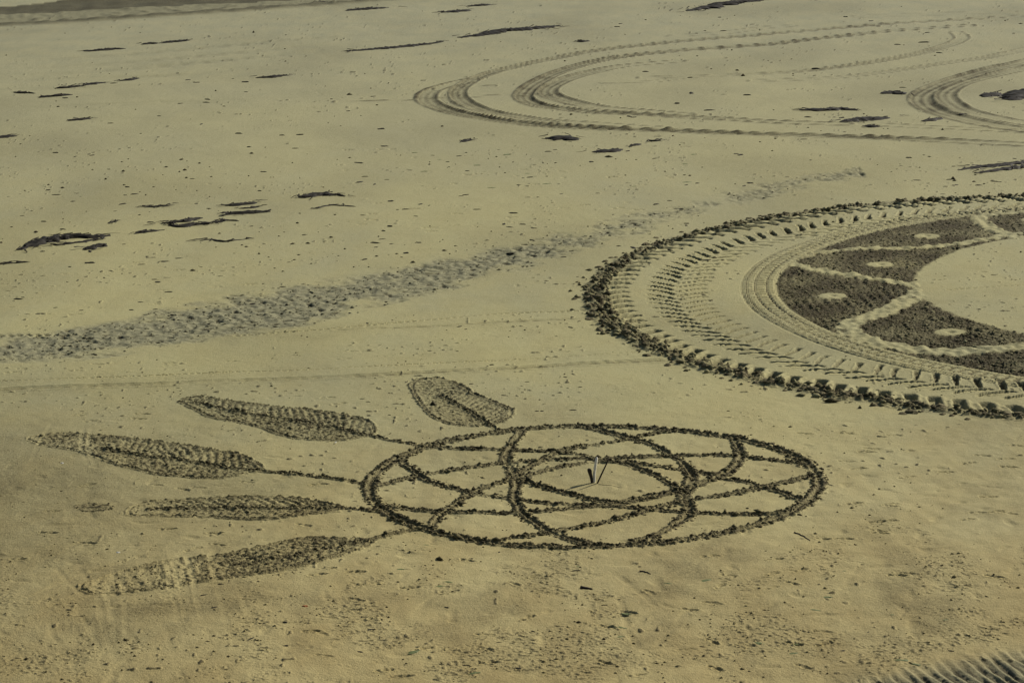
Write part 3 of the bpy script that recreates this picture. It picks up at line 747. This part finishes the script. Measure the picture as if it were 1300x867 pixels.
while n_cl < 285:
    a = math.radians(rc_.uniform(92, 300))
    aw = (a + math.pi) % (2 * math.pi) - math.pi
    rr_ = RC + corr(aw) + abs(rc_.gauss(0, .22 + .12 * math.exp(-((math.degrees(a) - 198) / 45) ** 2))) + .46
    if rr_ > RC + 1.25: continue
    p = TC + rr_ * np.array((math.cos(a), math.sin(a)))
    big_ = .5 + .5 * math.exp(-((math.degrees(a) - 205) / 60) ** 2)
    sz = rc_.choice((.035, .042, .05, .06, .07)) * (.7 + .5 * big_) * rc_.uniform(.8, 1.2)
    o = bpy.data.objects.new('clod', rc_.choice(CL)); COL.objects.link(o); o.parent = track_o
    o.location = (p[0] - track_o.location.x, p[1] - track_o.location.y, zat(*p) - .012 + sz * .05)
    o.rotation_euler = (rc_.uniform(-.25, .25), rc_.uniform(-.25, .25), rc_.uniform(0, 6.28)); o.scale = (sz * rc_.uniform(.9, 1.6), sz, sz * rc_.uniform(.7, 1.15))
    n_cl += 1

# ------------------------------------------------------------------ thrown sand crumbs: real little lumps lying on the sheet
def zats(x, y):
    r, t = np.hypot(x, y), np.arctan2(x, y)
    i = np.clip(np.searchsorted(ROWS, r) - 1, 0, NR - 2); j = np.clip(np.searchsorted(COLS, t) - 1, 0, NC - 2)
    u = (r - ROWS[i]) / (ROWS[i + 1] - ROWS[i]); v = (t - COLS[j]) / (COLS[j + 1] - COLS[j])
    return (Zg[i, j] * (1 - v) + Zg[i, j + 1] * v) * (1 - u) + (Zg[i + 1, j] * (1 - v) + Zg[i + 1, j + 1] * v) * u
OCT = np.array([(1, 0, 0), (0, 1, 0), (-1, 0, 0), (0, -1, 0), (0, 0, .9), (0, 0, -.7)], float)
OCF = np.array([(0, 1, 4), (1, 2, 4), (2, 3, 4), (3, 0, 4), (1, 0, 5), (2, 1, 5), (3, 2, 5), (0, 3, 5)])
def crumbs(pts, size, name, damp_shade, parent=None, flat=.75, silt=0., **props):
    pts = np.asarray(pts); n = len(pts)
    if not n: return
    sz = size * np.exp(RNG.normal(0, .38, n)); th_ = RNG.uniform(0, 6.283, n)
    v = np.repeat(OCT[None], n, 0) * RNG.uniform(.6, 1.3, (n, 6, 1))
    v[:, :, 0] *= RNG.uniform(.9, 1.7, (n, 1)); v[:, :, 2] *= flat * RNG.uniform(.6, 1.2, (n, 1))
    c_, s_ = np.cos(th_)[:, None], np.sin(th_)[:, None]
    x, y = v[:, :, 0] * c_ - v[:, :, 1] * s_, v[:, :, 0] * s_ + v[:, :, 1] * c_
    v = np.stack([x, y, v[:, :, 2]], 2) * sz[:, None, None]
    org = np.array((*pts.mean(0), 0.0))
    v[:, :, 0] += pts[:, None, 0] - org[0]; v[:, :, 1] += pts[:, None, 1] - org[1]
    v[:, :, 2] += (zats(pts[:, 0], pts[:, 1]) + sz * flat * .25)[:, None]
    f = (OCF[None] + (np.arange(n) * 6)[:, None, None]).reshape(-1, 3)
    me = bpy.data.meshes.new(name)
    me.vertices.add(n * 6); me.vertices.foreach_set('co', v.astype(np.float32).ravel())
    me.loops.add(f.size); me.loops.foreach_set('vertex_index', f.astype(np.int32).ravel())
    me.polygons.add(len(f)); me.polygons.foreach_set('loop_start', np.arange(0, f.size, 3, dtype=np.int32))
    dm = np.repeat(np.clip(RNG.normal(damp_shade, .22, n), 0, 1), 6)
    me.attributes.new('damp_shade', 'FLOAT', 'POINT').data.foreach_set('value', dm.astype(np.float32))
    me.attributes.new('silt', 'FLOAT', 'POINT').data.foreach_set('value', np.full(n * 6, silt, np.float32))
    me.materials.append(SAND); me.update(calc_edges=True); me.validate()
    o = bpy.data.objects.new(name, me); COL.objects.link(o); o['kind'] = 'stuff'
    o.location = org
    if parent:
        o.parent = parent; o.location = org - np.array(parent.location)
    for k_, v_ in props.items(): o[k_] = v_
def line_pts(P, per_m, off, spread):
    seg = np.hypot(*(P[1:] - P[:-1]).T); cum = np.concatenate([[0], np.cumsum(seg)]); n = int(cum[-1] * per_m)
    q = RNG.uniform(0, cum[-1], n); clump = gn(q / .25, q * 0 + cum[-1], 500); q = q[clump > -.35]; n = len(q)
    x, y = np.interp(q, cum, P[:, 0]), np.interp(q, cum, P[:, 1])
    k = np.clip(np.searchsorted(cum, q) - 1, 0, len(seg) - 1); t = (P[1:] - P[:-1])[k] / seg[k][:, None]
    d = RNG.choice((-1, 1), n) * np.abs(RNG.normal(off, spread, n))
    return np.stack([x - t[:, 1] * d, y + t[:, 0] * d], 1)
pts = [line_pts(HOOP, 90, .070, .032)]
for a, pp in enumerate(ARCS): pts.append(line_pts(smooth(ats(pp), .1), 66, .050 if a not in (5, 7, 8) else .066, .027))
for fe in FE: pts.append(line_pts(fe['S'], 45, .035, .02))
crumbs(np.vstack(pts), .017, 'crumbs', .85, dream)
pts = []
for a, fe in enumerate(FE):
    fi = inside(smooth(ats(fe['out']), .12, closed=True))
    pk = fi[RNG.random(len(fi)) < (.055 if a < 4 else .04) * np.clip(DAMP_SHADE[fi] * 1.5, 0, 1)]
    pts.append(np.stack([X[pk], Y[pk]], 1) + RNG.normal(0, .012, (len(pk), 2)))
    pts.append(line_pts(smooth(ats(fe['out']), .12, closed=True), 14 if a not in (2, 3) else 8, .02, .025))
pk = TIP[RNG.random(len(TIP)) < .06]; pts.append(np.stack([X[pk], Y[pk]], 1))
crumbs(np.vstack(pts), .012, 'crumbs', .7, dream)
aa = np.radians(RNG.uniform(92, 302, 2600)); bw = np.exp(-((np.degrees(aa) - 198) / 42) ** 2)
keep = RNG.random(2600) < .45 + .55 * bw; aa, bw = aa[keep], bw[keep]
r_ = RC + .43 + np.abs(RNG.normal(0, .13 + .14 * bw))
crumbs(TC + np.stack([np.cos(aa), np.sin(aa)], 1) * r_[:, None], .034, 'crumbs', .62, track_o, .9)
pk = ring[(DAMP_SHADE[ring] > .6)]; pk = pk[RNG.random(len(pk)) < 5200 / max(len(pk), 1)]
crumbs(np.stack([X[pk], Y[pk]], 1) + RNG.normal(0, .02, (len(pk), 2)), .018, 'crumbs', .58, mand, .6)
pk = sc[(MSK > .22) & (ID[sc] == 0)]; pk = pk[RNG.random(len(pk)) < 1700 / max(len(pk), 1)]
pk2 = vis[(ID[vis] == 0) & (Y[vis] < 62)]; pk2 = pk2[RNG.random(len(pk2)) < 1800 / len(pk2) * np.clip(.4 + 1.6 * gn(X[pk2] / 1.4, Y[pk2] / 2.4, 510), 0, 2)]
pk3 = vis[(ID[vis] == 0) & (Y[vis] >= 50)]; pk3 = pk3[RNG.random(len(pk3)) < 900 / len(pk3) * np.clip(.4 + 1.6 * gn(X[pk3] / 3, Y[pk3] / 6, 511), 0, 2)]
crumbs(np.stack([X[pk], Y[pk]], 1), .010, 'sand_crumbs', .4, label='fine loose sand crumbs on the scuffed sand in front of the dreamcatcher', category='sand crumbs')
crumbs(np.stack([X[pk2], Y[pk2]], 1), .0115, 'sand_crumbs', .7, label='fine dark crumbs dotted over the open sand around the drawings', category='sand crumbs')
crumbs(np.stack([X[pk3], Y[pk3]], 1), .024, 'sand_crumbs', .85, label='fine dark crumbs dotted over the far sand around the hairpin tracks', category='sand crumbs')
pk = bi[RNG.random(len(bi)) < 800 / len(bi) * e_band * 2]
crumbs(np.stack([X[pk], Y[pk]], 1), .018, 'sand_crumbs', .5, silt=.8, flat=.6, label='grey sand crumbs lying in the trampled diagonal band', category='sand crumbs')

# ------------------------------------------------------------------ seaweed
def weed(pts, hw, label, h=.07, seed=0, strands=26, mat=None, group=None, tail=.0):
    rnd = random.Random(seed); mat = mat or WEED
    P = smooth(ats(pts), .10); seg = np.hypot(*(P[1:] - P[:-1]).T); L = seg.sum()
    n = max(9, int(L / .07)); cum = np.concatenate([[0], np.cumsum(seg)])
    c = P.mean(0); z0 = zat(*c)
    q = np.linspace(0, L, n); cx, cy = np.interp(q, cum, P[:, 0]), np.interp(q, cum, P[:, 1])
    vs, fc = [], []; m_ = 9
    sx = np.array([rnd.random() * 50 for _ in range(4)])
    for k in range(n):
        t = k / (n - 1); a, b = max(k - 1, 0), min(k + 1, n - 1)
        tx, ty = cx[b] - cx[a], cy[b] - cy[a]; l = math.hypot(tx, ty) or 1; nx, ny = -ty / l, tx / l
        prof = (math.sin(math.pi * min(max(t, .02), .98))) ** .45
        wl = hw * prof * (1 + .95 * float(gn(np.array([q[k] / .2]), np.array([sx[0]]), 400)[0])); wr = hw * prof * (1 + .95 * float(gn(np.array([q[k] / .2]), np.array([sx[1]]), 401)[0]))
        for j in range(m_):
            f = -1 + 2 * j / (m_ - 1); w_ = wl if f < 0 else wr
            x, y = cx[k] + nx * f * w_, cy[k] + ny * f * w_
            nz = float(gn(np.array([x / .11 + sx[2]]), np.array([y / .11 + sx[3]]), 402)[0])
            hz = .55 * h * prof * (1 - abs(f) ** 2.2) * (.85 + .45 * nz) + .009 * nz - (.02 if j in (0, m_ - 1) else 0)
            vs.append((x - c[0], y - c[1], zat(x, y) - z0 + hz))
    for k in range(n - 1):
        for j in range(m_ - 1):
            v = k * m_ + j; fc.append((v, v + m_, v + m_ + 1, v + 1))
    for _ in range(strands * 6 // 10):                                # loose fronds lying over and out of the heap
        t = rnd.uniform(0, 1) * L; k = min(int(t / L * (n - 1)), n - 2)
        tx, ty = cx[k + 1] - cx[k], cy[k + 1] - cy[k]
        an = math.atan2(ty, tx) + rnd.gauss(0, .32) + (math.pi if rnd.random() < .5 else 0)
        x, y = cx[k] + rnd.gauss(0, hw * .7), cy[k] + rnd.gauss(0, hw * .7)
        ns, sl = 5, rnd.uniform(.03, .08) * (.6 + min(L, 2.5) * .25); w0 = rnd.uniform(.012, .032); zb = rnd.uniform(.0, h * .35)
        first = len(vs)
        for s_ in range(ns + 1):
            w1 = w0 * (1 - .7 * s_ / ns); zz = zat(x, y) - z0 + .008 + zb * (1 - s_ / ns) + rnd.uniform(0, .012)
            ox, oy = -math.sin(an) * w1, math.cos(an) * w1
            vs += [(x + ox - c[0], y + oy - c[1], zz), (x - c[0], y - c[1], zz + w1 * .8), (x - ox - c[0], y - oy - c[1], zz)]
            x += math.cos(an) * sl; y += math.sin(an) * sl; an += rnd.gauss(0, .3)
        for s_ in range(ns):
            v = first + s_ * 3; fc += [(v, v + 3, v + 4, v + 1), (v + 1, v + 4, v + 5, v + 2)]
    return mesh_obj('seaweed_clump', vs, fc, mat, (c[0], c[1], z0), label=label, category='seaweed', group=group)

weed([(24, 318), (44, 311.5), (66, 305.5), (90, 302.5), (116, 302), (140, 300)], .20, 'largest black seaweed heap, long and wedge shaped, left of the scattered heaps', .16, 1, 70)
weed([(62, 313), (84, 311), (112, 307), (128, 304)], .07, 'thin black seaweed strand forking from under the largest heap', .05, 2, 18)
weed([(106, 318), (120, 314.5), (133, 310.5)], .17, 'short slanted black seaweed lump just below the largest heap', .11, 3, 16)
weed([(206, 285), (228, 283), (250, 279), (257, 278)], .12, 'ragged upper black seaweed ridge of the forked heap', .09, 4, 30)
weed([(214, 287), (228, 289), (246, 286), (266, 285)], .12, 'ragged lower black seaweed ridge of the forked heap', .08, 5, 30)
weed([(286, 262), (305, 261), (326, 258)], .12, 'black seaweed strip, upper of the three stacked strips', .09, 6, 22)
weed([(283, 274.5), (300, 272), (322, 270.5), (343, 269)], .13, 'black seaweed strip, middle and widest of the three stacked strips', .10, 7, 30)
weed([(272, 283), (288, 280.5), (304, 281)], .07, 'thin black seaweed strip, lowest of the three stacked strips', .05, 8, 12)
weed([(303, 265.5), (318, 265), (329, 263.5)], .06, 'tiny black seaweed scrap tucked between the stacked strips', .04, 9, 8)
weed([(254, 306), (268, 304), (284, 307), (300, 305), (316, 302.5)], .055, 'thin wavy black seaweed strand lying below the heaps', .04, 10, 10)
weed([(381, 252), (396, 249), (410, 247.5), (418, 249)], .17, 'rounded black seaweed mound with a frayed tail', .15, 11, 34)
weed([(418, 249), (428, 247.5), (438, 250)], .06, 'frayed tail of weed beside the rounded mound', .03, 12, 14)
weed([(394, 265.5), (404, 265), (412, 262.5), (424, 261.5), (452, 263)], .05, 'thin curved weed strand right below the rounded mound', .04, 13, 8)
weed([(170, 298), (190, 295), (209, 293)], .08, 'low broken weed strip between the largest heap and forked heap', .05, 14, 16)
weed([(183, 264), (200, 263), (222, 261)], .09, 'sparse faint weed patch above the forked heap', .02, 15, 24)
weed([(137, 284), (146, 281.5), (150, 280)], .07, 'small hooked weed scrap above the largest heap', .04, 16, 8)
weed([(0, 336), (14, 334.5), (36, 333)], .06, 'thin ragged weed line below the largest heap', .03, 17, 14)
far_w = [([(106, 65), (122, 64), (140, 62.5), (160, 61.5)], .20, 'solid far seaweed bar below the wet gully'),
         ([(180, 57), (190, 56), (200, 55.5)], .18, 'short half of the split far seaweed bar'),
         ([(203, 55), (218, 53.5), (240, 51.5)], .20, 'long half of the split far seaweed bar'),
         ([(440, 66), (470, 63), (500, 60.5), (530, 57), (563, 53)], .19, 'long thin dark weed line leading up to the widest far weed line'),
         ([(582, 48), (610, 45), (640, 40.5), (675, 38), (709, 34)], .38, 'widest ragged dark weed line high above the hairpin tyre track'),
         ([(560, 16), (580, 14.5), (597, 12.5)], .25, 'far dark weed bar, left one of two above the long weed lines'),
         ([(594, 8), (610, 7), (623, 6)], .25, 'far dark weed bar, right and higher one of two above the long weed lines'),
         ([(438, 15), (460, 13), (493, 10.5)], .25, 'far thin weed streak near where the wet gully ends'),
         ([(324, 100), (345, 99), (366, 96.5)], .16, 'lone thin weed strip in the middle of the far open sand'),
         ([(50, 124), (68, 123), (92, 121)], .16, 'far weed strip nearest below the broken brown weed line'),
         ([(18, 117.5), (30, 118), (44, 118.5)], .12, 'far thin weed strip at the left, beside the broken brown weed line'),
         ([(72, 112), (90, 110.5), (106, 109)], .13, 'first piece of the broken brown weed line'),
         ([(107, 108.5), (120, 106.5), (134, 105)], .15, 'middle piece of the broken brown weed line'),
         ([(153, 103), (165, 101.5), (176, 99.5)], .14, 'last piece of the broken brown weed line'),
         ([(86, 154), (100, 152.5), (116, 151)], .12, 'frayed faint weed strip on the left open sand'),
         ([(-8, 177), (8, 174), (22, 173)], .14, 'weed strip cut by the left edge of open sand'),
         ([(872, 14), (900, 9.5), (930, 4), (985, -1)], .45, 'long blurred weed bank at the top of the beach'),
         ([(1015, 139), (1045, 140), (1070, 138.5), (1090, 140)], .22, 'flat seaweed heap above the twin far ruts'),
         ([(1068, 155), (1090, 152), (1112, 151), (1130, 150)], .30, 'seaweed heap sitting on the upper of the twin far ruts'),
         ([(1095, 160), (1107, 161), (1117, 161)], .14, 'small weed lump between the twin far ruts'),
         ([(1120, 119), (1132, 117.5), (1150, 120)], .22, 'dark weed lump left of the tight curved tyre track'),
         ([(1249, 124), (1260, 121), (1270, 119.5)], .30, 'dark oval weed lump inside the tight curved tyre track'),
         ([(1284, 128), (1296, 121), (1318, 116), (1340, 118)], .5, 'large blurred weed mound inside the tight curved tyre track'),
         ([(1170, 155), (1182, 153.5), (1196, 151.5)], .15, 'thin weed strip on the outer edge of the tight curved track'),
         ([(1217, 215.5), (1240, 212.5), (1262, 211), (1300, 207), (1340, 203)], .14, 'upper of two long dark weed ropes beyond the tractor track'),
         ([(1238, 219), (1256, 217), (1300, 212), (1340, 208)], .14, 'lower of two long dark weed ropes beyond the tractor track'),
         ([(692, 176), (710, 176), (733, 178)], .30, 'ragged oval seaweed patch under the outer hairpin rut'),
         ([(752, 193), (770, 192), (790, 190)], .22, 'flat feathery seaweed patch right of the ragged oval one'),
         ([(800, 186), (808, 184), (814, 183)], .08, 'small weed lump beside the feathery patch'),
         ([(824, 179), (832, 178.5), (839, 178)], .08, 'short weed bar above the feathery patch'),
         ([(586, 180), (592, 178.5), (599, 177)], .12, 'small black weed lump alone below the hairpin bend'),
         ([(710, 0), (725, -1), (740, -2)], .3, 'far reddish dark weed bar at the top of the beach'),
         ([(732, 54), (740, 54), (748, 53)], .12, 'tiny far weed scrap right of the widest weed line'),
         ([(402, 5), (408, 5), (413, 5)], .25, 'short black lump on the pebbly rim of the gully')]
for k, (pts, hw, lab_) in enumerate(far_w):
    L_ = np.hypot(*(at(*pts[-1]) - at(*pts[0])))
    weed(pts, hw, lab_, .06 + .25 * hw, 50 + k, int(10 + L_ * 9))

# ------------------------------------------------------------------ sticks at the hub
def stick(name, base, pts, radii, mat, label, cat, n=8):
    rnd = random.Random(len(label)); z0 = zat(*base); vs, fc = [], []
    for k, (p, r) in enumerate(zip(pts, radii)):
        for j in range(n):
            a = 2 * math.pi * j / n; q = r * (1 + rnd.uniform(-.12, .12))
            vs.append((p[0] + math.cos(a) * q, p[1] + math.sin(a) * q, p[2]))
    for k in range(len(pts) - 1):
        for j in range(n):
            v = k * n + j; w = k * n + (j + 1) % n; fc.append((v, w, w + n, v + n))
    fc += [tuple(reversed(range(n))), tuple((len(pts) - 1) * n + j for j in range(n))]
    return mesh_obj(name, vs, fc, mat, (base[0], base[1], z0), label=label, category=cat)
b0 = at(754, 612)
stick('stake', b0, [(0, 0, -.1), (.004, 0, .05), (.008, .004, .12), (.02, .006, .2), (.03, .004, .27), (.044, .006, .335), (.046, .006, .345)], [.019, .019, .018, .017, .0175, .014, .006], PALEWOOD, 'pale bare wooden stake standing upright at the dreamcatcher hub', 'stake')
b1 = at(758.5, 613)
stick('rod', b1, [(-.03, 0, -.08), (0, 0, .0), (.05, .01, .11), (.10, .015, .21), (.148, .02, .31), (.152, .02, .35)], [.012, .012, .012, .011, .010, .003], DARKWOOD, 'thin dark rod leaning away from the pale stake', 'rod')
b2 = at(751.5, 612.8)
stick('club', b2, [(.006, 0, -.06), (0, 0, .0), (-.004, 0, .06), (-.012, 0, .10), (-.022, 0, .13), (-.03, 0, .17), (-.034, 0, .195), (-.036, 0, .205)], [.016, .016, .019, .022, .028, .030, .024, .008], DARKWOOD, 'short dark club thickening upwards, standing against the pale stake', 'stick')
def twig(p0, p1, r, label, mat=DARKWOOD):
    A_, B_ = at(*p0), at(*p1); n = 9; vs, fc = [], []; c_ = (A_ + B_) / 2; z0 = zat(*c_); rnd = random.Random(int(p0[0] * 7))
    e_ = (B_ - A_); l = np.hypot(*e_); nx, ny = -e_[1] / l, e_[0] / l
    for k in range(n):
        t = k / (n - 1); p = A_ + e_ * t + np.array((nx, ny)) * rnd.gauss(0, .012); rr2 = r * (1 - .5 * t)
        z = zat(*p) - z0 + rr2 * .6
        for (ox, oz) in ((-1, 0), (0, 1), (1, 0), (0, -1)):
            vs.append((p[0] - c_[0] + nx * ox * rr2, p[1] - c_[1] + ny * ox * rr2, z + oz * rr2))
    for k in range(n - 1):
        for j in range(4):
            v, w = k * 4 + j, k * 4 + (j + 1) % 4; fc.append((v, w, w + 4, v + 4))
    fc += [(3, 2, 1, 0), tuple((n - 1) * 4 + j for j in range(4))]
    mesh_obj('twig', vs, fc, mat, (c_[0], c_[1], z0), label=label, category='twig')
twig((760, 614), (790, 618.5), .003, 'long thin twig lying on sand right of the leaning rod')
twig((1010, 677), (1029, 688), .010, 'dark slanted twig lying outside the hoop by the right rim')
twig((737, 748), (752, 750), .02, 'short dark bar of weed stem in front of the hoop')
twig((812, 727), (826, 730), .012, 'small dark stem lying in front of the hoop')

# ------------------------------------------------------------------ scraps of weed, algae, shells
def scrap_mesh(seed, name, mat, flat=.35):
    rnd = random.Random(seed); n = 9; vs, fc = [(0, 0, flat)], []
    for ring_, (rad_, z_) in enumerate(((.6, flat * .8), (1.0, -.08))):
        for k in range(n):
            q = rnd.uniform(.55, 1.25) * rad_; a_ = 2 * math.pi * k / n
            vs.append((math.cos(a_) * q, math.sin(a_) * q * .55, z_ * rnd.uniform(.6, 1.3)))
    for k in range(n):
        k2 = (k + 1) % n; fc.append((0, 1 + k, 1 + k2)); fc.append((1 + k, 1 + n + k, 1 + n + k2, 1 + k2))
    me = bpy.data.meshes.new(name); me.from_pydata(vs, [], fc); me.materials.append(mat); me.update(); return me
SM = [scrap_mesh(s, 'weed_scrap', WEED) for s in range(7)]
GM = [scrap_mesh(40 + s, 'algae_scrap', WEED_G, .2) for s in range(4)]
ZONES = [((450, 900), (180, 330), 70, 'small dark weed scrap on the open sand below the hairpin tyre tracks', 'weed scraps below the hairpin tracks', (.03, .075)),
         ((20, 450), (235, 400), 60, 'small dark weed crumb around the black seaweed heaps', 'weed crumbs around the seaweed heaps', (.025, .07)),
         ((40, 520), (100, 235), 34, 'small dark weed scrap on the far open sand left of the hairpins', 'weed scraps on the far left sand', (.04, .09)),
         ((760, 1260), (20, 150), 26, 'small dark weed scrap on the far sand right of the hairpins', 'weed scraps on the far right sand', (.05, .11)),
         ((880, 1290), (185, 240), 18, 'small dark weed scrap between the far ruts and the clod wall', 'weed scraps above the clod wall', (.03, .07)),
         ((60, 1250), (690, 850), 40, 'small dark weed crumb on the scuffed sand in front of the dreamcatcher', 'weed crumbs in front of the dreamcatcher', (.012, .035)),
         ((440, 740), (410, 535), 22, 'small dark weed crumb between the trampled band and the dreamcatcher', 'weed crumbs behind the dreamcatcher', (.02, .04))]
rs = random.Random(9)
for (xa, xb), (ya, yb), n, lab_, grp, (sa, sb) in ZONES:
    k = 0; tries = 0
    while k < n and tries < 2000:
        tries += 1
        p = at(rs.uniform(xa, xb), rs.uniform(ya, yb))
        j = np.searchsorted(ROWS, math.hypot(*p)); jc = np.searchsorted(COLS, math.atan2(*p))
        if ID[IDX[j, jc]] not in (0, BAND): continue
        o = bpy.data.objects.new('weed_scrap', rs.choice(SM)); COL.objects.link(o)
        sz = rs.uniform(sa, sb); o.scale = (sz * rs.uniform(1, 2.0), sz * rs.uniform(.8, 1.5), sz * rs.uniform(.5, 1.0)); o.rotation_euler = (0, 0, rs.gauss(0, .5))
        o.location = (p[0], p[1], zat(*p)); o['label'] = lab_; o['category'] = 'seaweed'; o['group'] = grp
        k += 1
for k in range(34):
    p = at(rs.uniform(430, 1230), rs.uniform(690, 860)) if k < 22 else at(rs.uniform(480, 900), rs.uniform(190, 240))
    o = bpy.data.objects.new('algae_scrap', rs.choice(GM)); COL.objects.link(o)
    sz = rs.uniform(.025, .06) * (1 if k < 22 else 2); o.scale = (sz * 1.6, sz * 1.2, sz * .5); o.rotation_euler = (0, 0, rs.uniform(-.6, .6)); o.location = (p[0], p[1], zat(*p))
    o['label'] = 'small olive green algae tuft on the scuffed sand in front of the hoop' if k < 22 else 'pale olive algae tuft on far open sand under the hairpin tracks'
    o['category'] = 'algae'; o['group'] = 'algae in front of the hoop' if k < 22 else 'algae on the far sand'
for k, (px, py, lab_) in enumerate(((79, 588, 'tiny white shell lying between the third and fourth feather'), (426, 562, 'tiny white shell under the second feather near its stem'), (150, 700, 'tiny white shell above the lowest feather'))):
    p = at(px, py); me = scrap_mesh(70 + k, 'shell', SHELL)
    o = bpy.data.objects.new('shell', me); COL.objects.link(o); o.scale = (.028, .03, .03); o.location = (p[0], p[1], zat(*p)); o['label'] = lab_; o['category'] = 'shell'
p = at(387, 769); me = scrap_mesh(77, 'orange_scrap', ORANGE)
o = bpy.data.objects.new('orange_scrap', me); COL.objects.link(o); o.scale = (.05, .05, .04); o.location = (p[0], p[1], zat(*p)); o['label'] = 'tiny orange brown scrap lying below the lowest feather'; o['category'] = 'scrap'
print('objects', len(bpy.data.objects))
